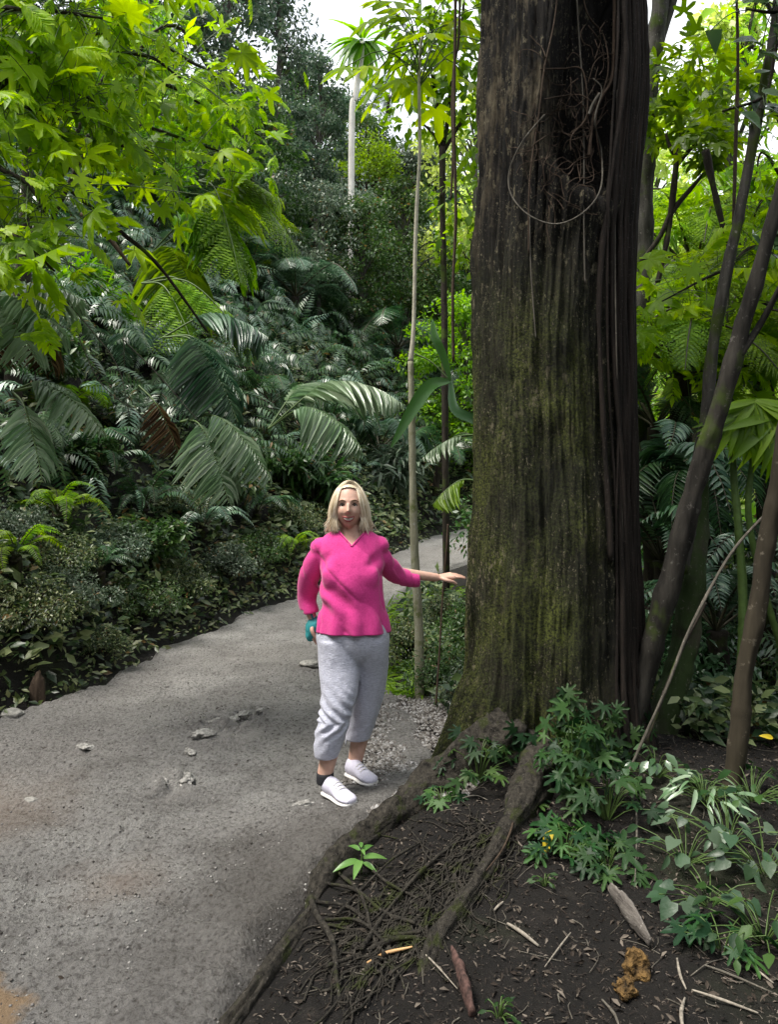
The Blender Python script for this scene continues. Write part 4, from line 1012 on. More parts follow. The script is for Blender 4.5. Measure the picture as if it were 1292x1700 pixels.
for s_ in range(2):
    bush_proto('fine', 1.0, 1.5, 55, 130, 0.075, T_DI, 100 + s_)
    bush_proto('oval', 0.8, 1.2, 34, 60, 0.13, T_OV, 110 + s_)
    bush_proto('long', 0.7, 1.2, 26, 40, 0.30, T_LONG, 120 + s_)
    bush_proto('lobed', 0.8, 1.2, 22, 22, 0.20, T_PALM[s_], 130 + s_)
    bush_proto('tiny', 0.7, 0.75, 40, 110, 0.05, T_OV, 140 + s_)
def bush(pos, key, scale, mat, label, name='bush', cat='bush', group=None, rz=None, smat=None):
    e = empty(name, pos, label, cat, group)
    me, ms = BUSH[key][random.randrange(2)]
    rz = random.uniform(0, 6.28) if rz is None else rz
    part('foliage', with_mat(me, mat), e, rot=(0, 0, rz), sc=scale)
    part('stems', with_mat(ms, smat or M['wood_dark']), e, rot=(0, 0, rz), sc=scale)
    return e

TREE = {}
def tree_proto(key, height, crown_r, crown_h, clumps, n_each, lsize, tmpl, tr, seed, bare=0.45, bend=0.06):
    r = np.random.default_rng(seed); mb = MB(); tk = MB(); cs, rs = [], []
    top = np.array([r.normal(0, bend * height), r.normal(0, bend * height), height * 0.93])
    tpts = [np.array([0, 0, -0.4]), np.array([top[0] * 0.1, top[1] * 0.2, height * 0.25]), np.array([top[0] * 0.45, top[1] * 0.5, height * 0.55]), top]
    tube(tk, tpts, [tr * 1.35, tr, tr * 0.75, tr * 0.2], 12, n=30, rough=0.2, freq=1.5)
    ax_ = spline(np.array(tpts), 40)
    for k in range(clumps):
        t = r.uniform(bare, 1.0); b0 = ax_[int(t * 39)]
        a = r.uniform(0, 2 * math.pi); prof = math.sin(math.pi * min(1, (t - bare) / (1 - bare) * 0.8 + 0.18)) ** 0.6
        rad = crown_r * prof * r.uniform(0.3, 1.0)
        c = b0 + [math.cos(a) * rad, math.sin(a) * rad, r.uniform(-0.05, 0.12) * crown_h]
        cs.append(c); rs.append(crown_r * r.uniform(0.16, 0.34))
        if k % 2 == 0:
            m_ = (b0 + c) / 2 + [0, 0, 0.08 * rad]
            s0 = ax_[max(0, int((t - 0.08) * 39))]
            tube(tk, [s0, m_, c], [tr * 0.35, tr * 0.22, tr * 0.06], 6, n=10, cap=False)
    leaf_cloud(mb, cs, rs, n_each, lsize, tmpl, r=r, squash=0.55)
    TREE.setdefault(key, []).append((mb.mesh('crown_' + key), tk.mesh('trunk_' + key)))
for s_ in range(2):
    tree_proto('broad', 9, 2.6, 5, 95, 120, 0.19, T_DI, 0.16, 200 + s_, bare=0.3)
    tree_proto('slim', 11, 1.6, 6, 70, 95, 0.17, T_DI, 0.11, 210 + s_, bare=0.4)
    tree_proto('airy', 10, 2.4, 5, 60, 70, 0.22, T_OV, 0.13, 220 + s_, bare=0.45)
def btree(pos, key, scale, mat, label, name='tree', group=None, tmat=None, rz=None, cat='tree', v=None):
    e = empty(name, pos, label, cat, group)
    me, mt = TREE[key][random.randrange(2) if v is None else v]; rz = random.uniform(0, 6.28) if rz is None else rz
    part('crown', with_mat(me, mat), e, rot=(0, 0, rz), sc=scale)
    part('trunk', with_mat(mt, tmat or M['wood_grey']), e, rot=(0, 0, rz), sc=scale)
    return e

# ------------------------------------------------------------------ undergrowth nobody could count: carpets of leaves over the slopes
def carpet(name, n, region, size, tmpl, mat, lift=0.35, seed=0, keep=None, sizevar=0.5):
    r = np.random.default_rng(seed); x0, x1, y0, y1 = region
    x = r.uniform(x0, x1, n); y = y0 + (y1 - y0) * r.uniform(0, 1, n) ** 1.5
    m_ = keep(x, y); x, y = x[m_], y[m_]
    q = np.stack([x, y, 0 * x], -1)
    h = lift * (0.25 + 0.75 * sstep(-0.35, 0.45, fbm(q * 1.3, 3, seed + 5))) * r.uniform(0, 1, len(x)) ** 0.7
    z = H(x, y, False) + h
    vis = y > 0.5
    x, y, z = x[vis], y[vis], z[vis]; n = len(x)
    d = unit(r.normal(size=(n, 3)) * [1, 1, 0.5] + [0.25, -0.55, 0.0]); upn = unit(r.normal(size=(n, 3)) * 0.5 + [0.3, -0.6, 1.0])
    s_ = size * (1 + sizevar * r.normal(0, 0.5, n)).clip(0.35, 2) * (1 + 0.04 * y)
    mb = MB(); mb.batch(*tmpl, orient(d, upn) * s_[:, None, None], np.stack([x, y, z], -1))
    o = mb.obj(name, mat); return o
dl = lambda x, y: poly_dist(x, y, LE)
er = lambda x, y: -poly_dist(x, y, RE)
o = carpet('undergrowth', 150000, (-14, 6, 2.5, 26), 0.085, T_OV, M['cover'], 0.40, 1, lambda x, y: (dl(x, y) > 0.12) & (dl(x, y) < 9) & (np.abs(x) < 1.2 + 0.6 * y))
tag(o, 'dense mass of small leaves covering the steep bank left of the path', 'undergrowth', kind='stuff')
def frond_mass(name, n, region, size, mat, seed, keep, lift, label):
    """countless small hanging fern fronds, one mesh"""
    r = np.random.default_rng(seed); t = MB(); frond_mb(t, [(0, 0, 0), (0.02, 0.3, 0.16), (0.05, 0.65, 0.12), (0.06, 1.0, -0.22)], plen=0.21, pairs=17, pw=0.20, ang=66, droopp=0.2, r=r)
    tv = np.concatenate(t.V); tv = tv.reshape(34, 15, 3)[:, [0, 6 + 1, 12 + 1, 2 * 3, 2 * 3 + 2]].reshape(-1, 3)      # thin every leaflet down to base, middle, tip and two edges
    tq = np.concatenate([np.array([[0, 4, 2, 3]]) + 5 * k for k in range(34)])
    x = r.uniform(region[0], region[1], n); y = region[2] + (region[3] - region[2]) * r.uniform(0, 1, n) ** 1.4; m_ = keep(x, y); x, y = x[m_], y[m_]; n = len(x)
    d = unit(np.stack([0.8 + 0 * x, -0.55 + 0 * x, -0.15 + 0 * x], -1) + r.normal(size=(n, 3)) * 0.6); up = unit(r.normal(size=(n, 3)) * 0.3 + [0.35, -0.5, 0.9])
    s_ = size * r.uniform(0.5, 1.35, n) * (1 + 0.035 * y)
    mb = MB(); mb.batch(tv, tq, [], orient(d, up) * s_[:, None, None], np.stack([x, y, H(x, y, False) + lift * r.uniform(0.1, 1, n) * (1 + 0.04 * y)], -1))
    return tag(mb.obj(name, mat), label, 'fern fronds', kind='stuff')
frond_mass('fern_foliage', 5200, (-16, 4.5, 3.5, 24), 0.55, M['fern_dark'], 91, lambda x, y: (dl(x, y) > 1.3) & (dl(x, y) < 12) & (np.abs(x) < 1.2 + 0.6 * y), 0.75, 'countless dark hanging fern fronds covering the left slope')
frond_mass('fern_foliage', 1500, (-16, 8, 3.5, 24), 0.5, M['fern_blue'], 92, lambda x, y: (dl(x, y) > 0.8) & (dl(x, y) < 10) & (np.abs(x) < 1.2 + 0.6 * y), 0.8, 'countless bluish fern fronds scattered over the left slope')
frond_mass('fern_foliage', 1100, (1.5, 14, 5.0, 12), 0.5, M['fern_dark'], 93, lambda x, y: (er(x, y) > 1.0) & (np.abs(x) < 1.0 + 0.6 * y) & (np.hypot(x - .95, y - 4.3) > 1.2), 0.6, 'countless dark fern fronds behind the slanting stems')
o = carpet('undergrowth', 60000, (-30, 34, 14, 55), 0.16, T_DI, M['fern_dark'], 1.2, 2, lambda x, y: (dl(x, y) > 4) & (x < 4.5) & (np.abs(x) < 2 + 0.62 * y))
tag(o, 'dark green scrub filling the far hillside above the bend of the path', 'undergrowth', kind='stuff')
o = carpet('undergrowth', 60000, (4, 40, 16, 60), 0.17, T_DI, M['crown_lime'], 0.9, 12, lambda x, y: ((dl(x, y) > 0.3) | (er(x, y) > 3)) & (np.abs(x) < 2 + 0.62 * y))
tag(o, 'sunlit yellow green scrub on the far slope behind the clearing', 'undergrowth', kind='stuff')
o = carpet('undergrowth', 90000, (-0.2, 16, 4.2, 24), 0.075, T_OV, M['cover'], 0.30, 3, lambda x, y: (er(x, y) > 0.12) & (np.hypot(x - 0.95, y - 4.3) > 0.72) & ((x < 0.85) | (er(x, y) > 1.2)) & (np.abs(x) < 1.0 + 0.6 * y))
tag(o, 'low leafy ground cover among the trees behind the big trunk', 'undergrowth', kind='stuff')
o = carpet('undergrowth', 42000, (-5, 4, 2.5, 17), 0.05, T_OV, M['cover'], 0.26, 6, lambda x, y: (dl(x, y) > -0.10) & (dl(x, y) < 0.9))
tag(o, 'fringe of small leaves spilling over the left path edge', 'undergrowth', kind='stuff')
o = carpet('grass', 5000, (-0.3, 1.6, 5.6, 11), 0.11, t_blade(3, 0.10, 0.3, 0.2), M['fern_lime'], 0.05, 4, lambda x, y: (er(x, y) > -0.12) & (er(x, y) < 0.8))
tag(o, 'short green grass along the right verge of the path', 'grass', kind='stuff')

# unseen forest added behind the camera and at both sides to block low light
r = np.random.default_rng(500); cs, rs = [], []
for k in range(700):
    a = math.radians(r.uniform(100, 330)) ; rad = r.uniform(10, 14); x, y = 1.0 + rad * math.sin(a) * 0.95, 1.0 + rad * math.cos(a)
    if y > 1.5 and x < 0: continue
    if dl(np.array([x]), np.array([y]))[0] > 4.5 and y > 0: continue
    cs.append(np.array([x, y, float(H(x, y, False)) + r.uniform(0, 9.0)])); rs.append(r.uniform(0.8, 1.5))
for k in range(160):
    x, y = r.uniform(6.0, 9.5), r.uniform(-2, 6.5)
    if x < 0.62 * y + 2.2: continue
    cs.append(np.array([x, y, r.uniform(0, 8.0)])); rs.append(r.uniform(0.7, 1.2))
mb = MB(); leaf_cloud(mb, cs, rs, 90, 0.34, T_DI, r=r)
tag(mb.obj('forest', M['bush']), 'unseen forest foliage added around the view to block low light', 'forest', kind='stuff')

# ------------------------------------------------------------------ left bank: ferns and palms
def at(u, v, dz=0.0): return hit(u, v) + np.array([0, 0, dz])
DOWN = math.radians(115)                     # downhill direction on the bank: right and a little towards us
bank_list = [
 # u, v, kind, size, fronds, material, label
 (60, 560, 'palm', 0.8, 8, 'fern_pale', 'silvery palm clump on the left bank under the lime leaves'),
 (25, 760, 'palm', 0.62, 8, 'fern_pale', 'silver fronded palm at the left edge halfway up the bank'),
 (110, 690, 'palm', 0.60, 7, 'fern_lime', 'bright green comb-leaved fern on the left bank above the dark hollow'),
 (200, 610, 'palm', 0.9, 8, 'fern_blue', 'blue green palm amid dry stalks on the left bank'),
 (205, 500, 'palm', 1.1, 8, 'fern_blue', 'broad bluish palm behind the bare leaning stem'),
 (290, 560, 'palm', 1.1, 9, 'fern_lime', 'yellow green palm at the foot of the bare leaning stem'),
 (300, 680, 'palm', 0.95, 9, 'fern_pale', 'pale palm with glossy combs in the middle of the left bank'),
 (330, 790, 'palm', 0.7, 8, 'fern_blue', 'low blue green palm just left of the woman\'s head height'),
 (395, 640, 'palm', 1.25, 9, 'fern_blue', 'arching blue palm below the dark gully'),
 (250, 420, 'tree_fern', 1.7, 10, 'fern_dark', 'dark tree fern beneath the overhanging lime branches'),
 (350, 470, 'tree_fern', 2.0, 11, 'fern_lime', 'light green tree fern halfway up the left slope'),
 (420, 400, 'tree_fern', 2.2, 11, 'fern_blue', 'grey green tree fern at the top of the gully'),
 (400, 520, 'tree_fern', 1.8, 10, 'fern_dark', 'deep green tree fern in the shade of the gully'),
 (480, 560, 'tree_fern', 2.0, 11, 'fern_blue', 'bluish tree fern above the pale arching palm'),
 (470, 470, 'tree_fern', 2.2, 10, 'fern_dark', 'dark tree fern left of the fine leaved hillside bush'),
 (440, 730, 'tree_fern', 1.2, 9, 'fern_dark', 'dark fern behind the woman on the lower bank'),
 (540, 720, 'palm', 1.5, 9, 'fern_dark', 'dark palm directly above the woman\'s head'),
 (620, 760, 'palm', 1.5, 9, 'fern_blue', 'blue green palm left of the slender sapling'),
 (650, 640, 'tree_fern', 2.0, 10, 'fern_dark', 'dark tree fern behind the slender sapling'),
 (720, 820, 'tree_fern', 1.5, 9, 'fern_dark', 'dark fern overhanging the far bend of the path'),
 (760, 700, 'tree_fern', 1.8, 9, 'fern_blue', 'bluish fern between sapling and big trunk'),
 (150, 800, 'small_fern', 0.8, 12, 'fern_dark', 'dark fern in the black hollow of the left bank'),
 (90, 880, 'small_fern', 0.55, 12, 'fern_lime', 'pale green fern low on the left bank near the frame edge'),
 (230, 870, 'small_fern', 0.7, 12, 'fern_dark', 'small dark fern at mid bank above the ground cover'),
 (330, 900, 'small_fern', 0.7, 12, 'fern_blue', 'small bluish fern near the foot of the bank'),
 (420, 870, 'small_fern', 0.8, 12, 'fern_dark', 'small fern at the foot of the bank left of the woman'),
 (480, 930, 'small_fern', 0.6, 11, 'fern_lime', 'light green fern at the path edge beside the woman\'s elbow'),
 (20, 960, 'small_fern', 0.45, 12, 'fern_lime', 'yellowish fern at the left frame edge near the path'),
 (160, 980, 'small_fern', 0.45, 12, 'fern_dark', 'small dark fern over the left path edge'),
 (380, 300, 'tree_fern', 2.4, 11, 'fern_lime', 'lime tree fern high on the slope under the far trees'),
 (560, 250, 'tree_fern', 3.0, 11, 'fern_dark', 'large dark tree fern below the pale slim trunk'),
 (640, 200, 'tree_fern', 3.0, 11, 'fern_blue', 'feathery tree fern beside the pale slim trunk'),
]
for u, v, kind, size, nf, mt, lab in bank_list:
    p = at(u, v, 0.05)
    tr = 0.5 * size if kind == 'tree_fern' else 0.12
    fern(p, kind, size, nf, M[mt], lab, name={'tree_fern': 'tree_fern', 'palm': 'palm', 'small_fern': 'fern'}[kind], cat={'tree_fern': 'tree fern', 'palm': 'palm', 'small_fern': 'fern'}[kind],
         trunk=tr, lean=(0.10 * size, -0.08 * size), group={'tree_fern': 'tree ferns on the slope', 'palm': 'palms on the left bank', 'small_fern': 'ferns low on the left bank'}[kind])

# single fronds that stand out in the photograph, each on its own little palm
def show_palm(base, tips, Y, mat, label, plen, pw=0.15, pairs=16, sag=0.18, style='comb', droopp=0.45, name='palm', cat='palm', group='palms on the left bank', ang=58):
    """base and tips in photo pixels with their depth"""
    b0 = P(base[0], base[1], Y); e = empty(name, b0, label, cat, group)
    for tu, tv, ty in tips:
        t = P(tu, tv, ty); L = np.linalg.norm(t - b0); m1 = b0 * 0.6 + t * 0.4 + [0, 0, L * sag]; m2 = b0 * 0.25 + t * 0.75 + [0, 0, L * sag * 0.7]
        frond_part('frond', e, mat, M['stalk'], [b0, m1, m2, t], rr=0.010, plen=plen, pairs=pairs, pw=pw, style=style, stalk=0.3, droopp=droopp, ang=ang)
    return e
show_palm((445, 712), [(672, 672, 7.6), (600, 745, 7.0), (560, 655, 8.4)], 7.6, M['fern_pale'], 'palm with the widest pale frond, arching above the woman', 0.55, 0.11, 24, 0.24, droopp=0.45)
show_palm((300, 700), [(452, 800, 5.9), (425, 745, 6.2), (380, 835, 5.7)], 6.3, M['fern_pale'], 'palm with pale comb fronds drooping left of the woman', 0.40, 0.11, 24, 0.22)
show_palm((270, 560), [(400, 665, 6.4), (445, 560, 6.8), (395, 700, 6.2)], 6.8, M['fern_blue'], 'palm with long blue white fronds in the middle of the bank', 0.55, 0.09, 28, 0.2)
show_palm((20, 650), [(175, 720, 4.6), (70, 800, 4.5), (130, 660, 4.8)], 4.9, M['fern_pale'], 'palm with silvery combs over the dark hollow, far left', 0.26, 0.13, 20, 0.16)
show_palm((-40, 500), [(110, 560, 4.7), (60, 600, 4.5), (140, 500, 4.9)], 5.0, M['fern_pale'], 'palm with white glossy fronds just below the lime leaves', 0.34, 0.14, 17, 0.14)
show_palm((250, 420), [(470, 330, 9.0), (420, 430, 8.4), (390, 380, 8.4), (330, 520, 8.0)], 9.0, M['fern_lime'], 'lime palm fanning out beneath the overhanging branch', 0.8, 0.12, 26, 0.2, style='comb')

show_palm((235, 470), [(360, 520, 7.2), (430, 600, 7.0), (330, 600, 6.8)], 7.4, M['fern_lime'], 'feathery lime fern spreading right of the bare leaning stem', 0.42, 0.16, 24, 0.2, style='feather', name='tree_fern', cat='tree fern', group='tree ferns on the slope')
show_palm((330, 300), [(470, 340, 8.6), (500, 420, 8.4), (400, 470, 8.0)], 8.8, M['fern_lime'], 'feathery lime fern just above the dark gully', 0.55, 0.16, 26, 0.2, style='feather', name='tree_fern', cat='tree fern', group='tree ferns on the slope')
M['dead_frond'] = leaf_mat('dead brown frond', [(0.05, 0.03, 0.015), (0.11, 0.07, 0.035), (0.18, 0.12, 0.06)], 0.7, 0.15, 0.2)
show_palm((20, 470), [(90, 620, 4.9), (-10, 610, 4.8)], 5.2, M['dead_frond'], 'dead brown palm frond hanging at the far left', 0.30, 0.08, 22, 0.12)
show_palm((230, 640), [(300, 760, 6.2)], 6.4, M['dead_frond'], 'dead brown frond hanging in the middle of the bank', 0.32, 0.08, 22, 0.12)
# ground cover bushes along the foot of the bank and up the slope
bush_list = [
 (735, 600, 'fine', 1.7, 'bush', 'dark bush hiding the foot of the forked dark tree'),
 (715, 520, 'oval', 1.5, 'bush_grey', 'grey shrub right of the sapling stem at mid height'),
 (560, 215, 'oval', 2.6, 'bush', 'leafy dark bush covering the foot of the white slim trunk'),
 (600, 330, 'fine', 2.2, 'bush_lime', 'brighter bush under the white slim trunk'),
 (470, 380, 'fine', 2.0, 'bush_grey', 'grey bush over the dark gully'),
 (430, 200, 'lobed', 2.6, 'bush_lime', 'bright lobed bush behind the smaller lime tree'),
 (350, 400, 'oval', 1.6, 'bush_lime', 'bright bush behind the lime palm fan'),
 (250, 620, 'oval', 0.7, 'bush', 'dark shrub between the blue palms'),
 (200, 720, 'oval', 0.6, 'bush_grey', 'greyish shrub under the blue palm clump'),
 (300, 860, 'tiny', 0.7, 'cover', 'olive shrub halfway up the lower bank'),
 (90, 950, 'tiny', 0.6, 'cover', 'olive cushion bush left of the path behind the stump'),
 (180, 930, 'tiny', 0.65, 'bush_grey', 'pale small leaved bush above the path edge'),
 (490, 880, 'tiny', 0.8, 'cover', 'olive shrub right behind the woman\'s shoulder'),
 (460, 800, 'oval', 0.8, 'bush', 'dark shrub up the bank left of the woman\'s face'),
 (620, 560, 'fine', 1.6, 'bush', 'dark green bush above the widest pale frond'),
 (700, 620, 'oval', 1.4, 'bush_grey', 'greyish bush behind the strap leaved plant'),
 (40, 1040, 'tiny', 0.62, 'cover', 'low mossy bush at the left frame edge by the path'),
 (110, 1010, 'tiny', 0.60, 'bush_grey', 'grey green cushion bush above the old stump'),
 (160, 1085, 'tiny', 0.42, 'cover', 'small bush at the path edge right of the stump'),
 (230, 1020, 'tiny', 0.62, 'bush', 'round green bush leaning over the left path edge'),
 (300, 985, 'tiny', 0.66, 'cover', 'olive bush midway along the left path edge'),
 (370, 955, 'tiny', 0.70, 'bush_grey', 'greyish bush at the left path edge before the woman'),
 (430, 930, 'tiny', 0.70, 'bush', 'dark green bush where the left edge nears the woman'),
 (20, 900, 'tiny', 0.6, 'bush_grey', 'small leaved grey bush at the left frame edge'),
 (240, 930, 'oval', 0.6, 'bush', 'leafy shrub on the lower bank over the path'),
 (350, 840, 'oval', 0.8, 'bush', 'dark shrub under the pale comb fronds'),
 (120, 780, 'oval', 0.6, 'bush', 'dark shrub in the left hollow'),
 (60, 640, 'oval', 0.8, 'bush', 'dark shrub behind silvery fronds at far left'),
 (150, 540, 'long', 0.9, 'bush_lime', 'shrub with long hanging leaves behind the pale palm'),
 (520, 840, 'long', 1.0, 'bush', 'dark long leaved shrub left of the woman\'s head'),
 (650, 820, 'long', 1.1, 'bush_grey', 'long leaved shrub between woman and sapling'),
 (320, 250, 'lobed', 2.0, 'bush_lime', 'bright lobed bush behind the lime branches'),
 (300, 340, 'oval', 2.0, 'bush', 'dark bush behind the overhanging leaves'),
 (560, 400, 'fine', 2.3, 'bush_grey', 'big fine leaved grey bush in the middle of the hillside'),
 (650, 470, 'fine', 2.3, 'bush_grey', 'fine leaved grey bush just left of the sapling stem'),
 (700, 330, 'fine', 2.5, 'bush_grey', 'fine leaved grey bush behind the forked dark tree'),
 (600, 300, 'fine', 2.6, 'bush', 'dark fine leaved bush high on the hillside'),
 (540, 520, 'fine', 1.8, 'bush_grey', 'lower grey bush on the hillside above the woman'),
 (740, 560, 'fine', 2.0, 'bush', 'dark fine leaved bush behind the hanging vines'),
 (745, 450, 'oval', 1.8, 'bush_lime', 'bright green bush beside the big trunk at mid height'),
 (480, 250, 'fine', 2.6, 'bush', 'shadowy bush under the sky gap'),
 (500, 160, 'oval', 3.0, 'bush', 'rounded dark bush right below the sky gap'),
]
for u, v, key, sc, mt, lab in bush_list:
    bush(at(u, v, -0.15 * sc), key, sc, M[mt], lab, group='bushes on the bank and hillside')

# ------------------------------------------------------------------ trees over the hillside
def on(x, y): return np.array([x, y, float(H(x, y, False))])
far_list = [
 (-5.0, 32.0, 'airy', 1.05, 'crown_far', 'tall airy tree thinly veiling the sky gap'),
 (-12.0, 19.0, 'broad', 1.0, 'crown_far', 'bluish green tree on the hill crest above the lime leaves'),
 (-8.5, 22.0, 'broad', 1.0, 'crown_far', 'blue green tree left of the sky gap'),
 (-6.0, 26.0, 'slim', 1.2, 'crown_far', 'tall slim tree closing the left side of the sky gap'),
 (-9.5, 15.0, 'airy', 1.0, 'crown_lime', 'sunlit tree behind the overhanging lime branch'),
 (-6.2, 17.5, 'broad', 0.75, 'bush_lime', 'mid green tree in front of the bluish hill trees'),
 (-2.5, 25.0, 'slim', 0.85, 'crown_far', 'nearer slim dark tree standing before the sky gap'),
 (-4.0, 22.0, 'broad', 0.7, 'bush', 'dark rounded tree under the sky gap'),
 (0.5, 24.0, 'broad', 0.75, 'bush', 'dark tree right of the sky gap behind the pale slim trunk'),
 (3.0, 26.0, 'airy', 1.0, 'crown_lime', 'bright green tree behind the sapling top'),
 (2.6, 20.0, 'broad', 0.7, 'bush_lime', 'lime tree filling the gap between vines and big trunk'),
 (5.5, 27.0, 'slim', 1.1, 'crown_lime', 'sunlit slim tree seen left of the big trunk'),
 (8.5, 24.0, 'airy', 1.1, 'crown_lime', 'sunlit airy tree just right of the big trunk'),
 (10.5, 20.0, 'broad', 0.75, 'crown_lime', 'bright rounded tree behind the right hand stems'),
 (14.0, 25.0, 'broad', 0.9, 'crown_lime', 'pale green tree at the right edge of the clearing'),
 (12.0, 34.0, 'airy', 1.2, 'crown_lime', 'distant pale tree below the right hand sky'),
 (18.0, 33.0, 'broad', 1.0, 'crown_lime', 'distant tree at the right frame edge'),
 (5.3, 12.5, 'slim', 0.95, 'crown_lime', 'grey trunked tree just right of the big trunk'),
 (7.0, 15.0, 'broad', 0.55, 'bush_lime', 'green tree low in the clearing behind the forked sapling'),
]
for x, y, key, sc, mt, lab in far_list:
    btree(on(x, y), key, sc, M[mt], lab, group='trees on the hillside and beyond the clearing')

# ------------------------------------------------------------------ the lime leaved tree reaching in at the upper left
def spray_tree(name, base, branches, label, mat, leaf=0.16, per=26, lr=0.35, tmpls=T_PALM, bmat='wood_dark', trunk_r=0.09, cat='tree', seed=7, petiole=0.18, group=None):
    """branches: lists of (u, v, Y) ending in foliage"""
    r = np.random.default_rng(seed); e = empty(name, base, label, cat, group); wood = MB(); fol = MB(); st = MB()
    fork = base + np.array([0.15, 0, 1.6]); 
    tube(wood, [base - [0, 0, 0.3], base + [0.05, 0, 0.8], fork, fork + [0.1, -0.1, 1.6]], [trunk_r * 1.2, trunk_r, trunk_r * 0.9, trunk_r * 0.5], 12, n=20, rough=0.2)
    for bi, br in enumerate(branches):
        pts = [fork + np.array([0, 0, r.uniform(-0.3, 1.2)])] + [P(*q) for q in br]
        tube(wood, pts, np.linspace(trunk_r * 0.35, 0.006, len(pts)), 7, n=24, cap=False)
        c = spline(np.array(pts), 30)
        for k in range(per):
            t = r.uniform(0.30, 1.0); a = c[int(t * 29)]
            p = a + r.normal(size=3) * lr * [0.5, 0.5, 0.38]
            s_ = leaf * r.uniform(0.45, 1.45); d = unit(np.array([0.45, -0.25, -0.35]) + r.normal(size=3) * 0.5); upn = unit(np.array([0.1, -0.75, 0.75]) + r.normal(size=3) * 0.3)
            tv, tq, tt = tmpls[r.integers(len(tmpls))]
            fol.batch(tv, tq, tt, orient(d[None], upn[None]) * (np.array([r.uniform(0.7, 1.1), 1.0, r.uniform(0.4, 2.2)]) * s_)[None, None, :], p[None])
            tube(st, [a, (a + p) / 2 + [0, 0, 0.03], p], 0.0028, 4, n=6, cap=False)
    wood.obj('trunk', M[bmat], e); fol.obj('foliage', mat, e); st.obj('leaf_stalks', M['stalk'], e)
    return e
def t_compound(seed=0, pairs=6):
    r = np.random.default_rng(seed); t = MB(); tv, tq, tt = t_blade(2, 0.5, 0.2, 0.25)
    for k in range(pairs):
        y_ = 0.22 + 0.68 * k / (pairs - 1); L = 0.42 * math.sin(math.pi * (0.25 + 0.6 * k / pairs)) * r.uniform(0.85, 1.1)
        for s_ in (-1, 1):
            d = unit(np.array([s_ * 0.9, 0.55 + r.normal(0, .1), -0.25])); t.batch(tv, tq, tt, orient(d[None], np.array([[0, 0, 1.0]])) * L, np.array([[0, y_, -0.25 * y_ * y_]]))
    t.batch(tv, tq, tt, orient(np.array([[0, 1, -0.5]]), np.array([[0, 0, 1.0]])) * 0.35, np.array([[0, 0.9, -0.2]]))
    t.batch(*t_blade(2, 0.02, 0.25, 0.0), np.eye(3)[None], np.zeros((1, 3)))
    return np.concatenate(t.V), np.concatenate(t.Q), []
T_COMP = [t_compound(1), t_compound(2, 8), t_compound(3, 5)]
base = on(-3.6, 4.6)
spray_tree('tree', base, [
 [(-60, 60, 4.4), (60, 20, 4.2), (170, 30, 4.2)], [(-60, 120, 4.6), (60, 100, 4.6), (230, 90, 4.8), (300, 130, 5.0)],
 [(-80, 200, 4.3), (40, 180, 4.2), (150, 190, 4.3)], [(-40, 240, 4.8), (130, 230, 5.0), (260, 260, 5.2), (300, 320, 5.3)],
 [(-80, 300, 4.3), (20, 290, 4.1), (80, 350, 4.1)], [(-80, 380, 4.3), (20, 390, 4.0), (90, 450, 4.0)], [(-60, -60, 4.2), (80, -50, 4.3), (240, 10, 4.6)],
 [(0, 140, 4.5), (120, 150, 4.5), (200, 200, 4.6)], [(-60, 30, 4.7), (100, 60, 4.9), (200, 50, 5.1)],
], 'overhanging tree with big lobed lime leaves filling the upper left', M['lime'], leaf=0.17, per=70, lr=0.46, tmpls=[T_PALM[0], T_PALM[2], T_COMP[0], T_RAG, T_COMP[1], T_COMP[2], T_COMP[0], T_RAG])
base = on(-4.4, 8.6)
spray_tree('tree', base, [
 [(200, 90, 8.0), (330, 110, 8.2), (400, 150, 8.4)], [(230, 150, 8.0), (360, 190, 8.3), (440, 230, 8.6)], [(180, 210, 8.0), (330, 240, 8.2), (400, 270, 8.3)], [(250, 60, 8.4), (350, 120, 8.4), (380, 210, 8.5)],
], 'smaller lime leaved tree just behind the overhanging one', M['lime'], leaf=0.19, per=70, lr=0.55, seed=8, tmpls=[T_COMP[1], T_COMP[0], T_PALM[1]])

# bare leaning stems on the bank
def stick_thing(name, pts, rad, mat, label, cat, sides=10, rough=0.25, n=None, group=None, freq=8):
    pts = np.asarray(pts, float); mb = MB(); tube(mb, pts, rad, sides, rough=rough, freq=freq, n=n or max(24, len(pts) * 8))
    k = int(np.argmin(pts[:, 2])); o = mb.obj(name, M[mat], origin=pts[k]); return tag(o, label, cat, group)
stick_thing('bare_branch', [P(118, 318, 5.0), P(200, 385, 5.1), P(262, 440, 5.2), P(345, 552, 5.4)], [0.012, 0.016, 0.013, 0.008], 'wood_dark', 'bare dark stem slanting down across the left bank foliage', 'branch')
stick_thing('bare_branch', [P(135, 355, 5.6), P(180, 395, 5.6), P(215, 440, 5.6)], [0.02, 0.02, 0.012], 'vine', 'short brown broken stem beneath the longer slanting one', 'branch')
for k, (a, b_, c_, lab) in enumerate([((5, 520), (50, 580), (60, 640), 'thin dry stalk drooping at the far left'), ((110, 500), (190, 600), (215, 690), 'dry pale stalk drooping below the bluish leaves'), ((130, 560), (170, 640), (250, 700), 'thin dry stalk crossing the hollow'), ((200, 560), (260, 620), (330, 700), 'dry stalk running down to the comb fronds')]):
    stick_thing('dry_stalk', [P(*a, 5.0), P(*b_, 5.0), P(*c_, 5.0)], [0.004, 0.004, 0.003], 'vine_pale', lab, 'stalk', 5, group='dry stalks on the left bank')

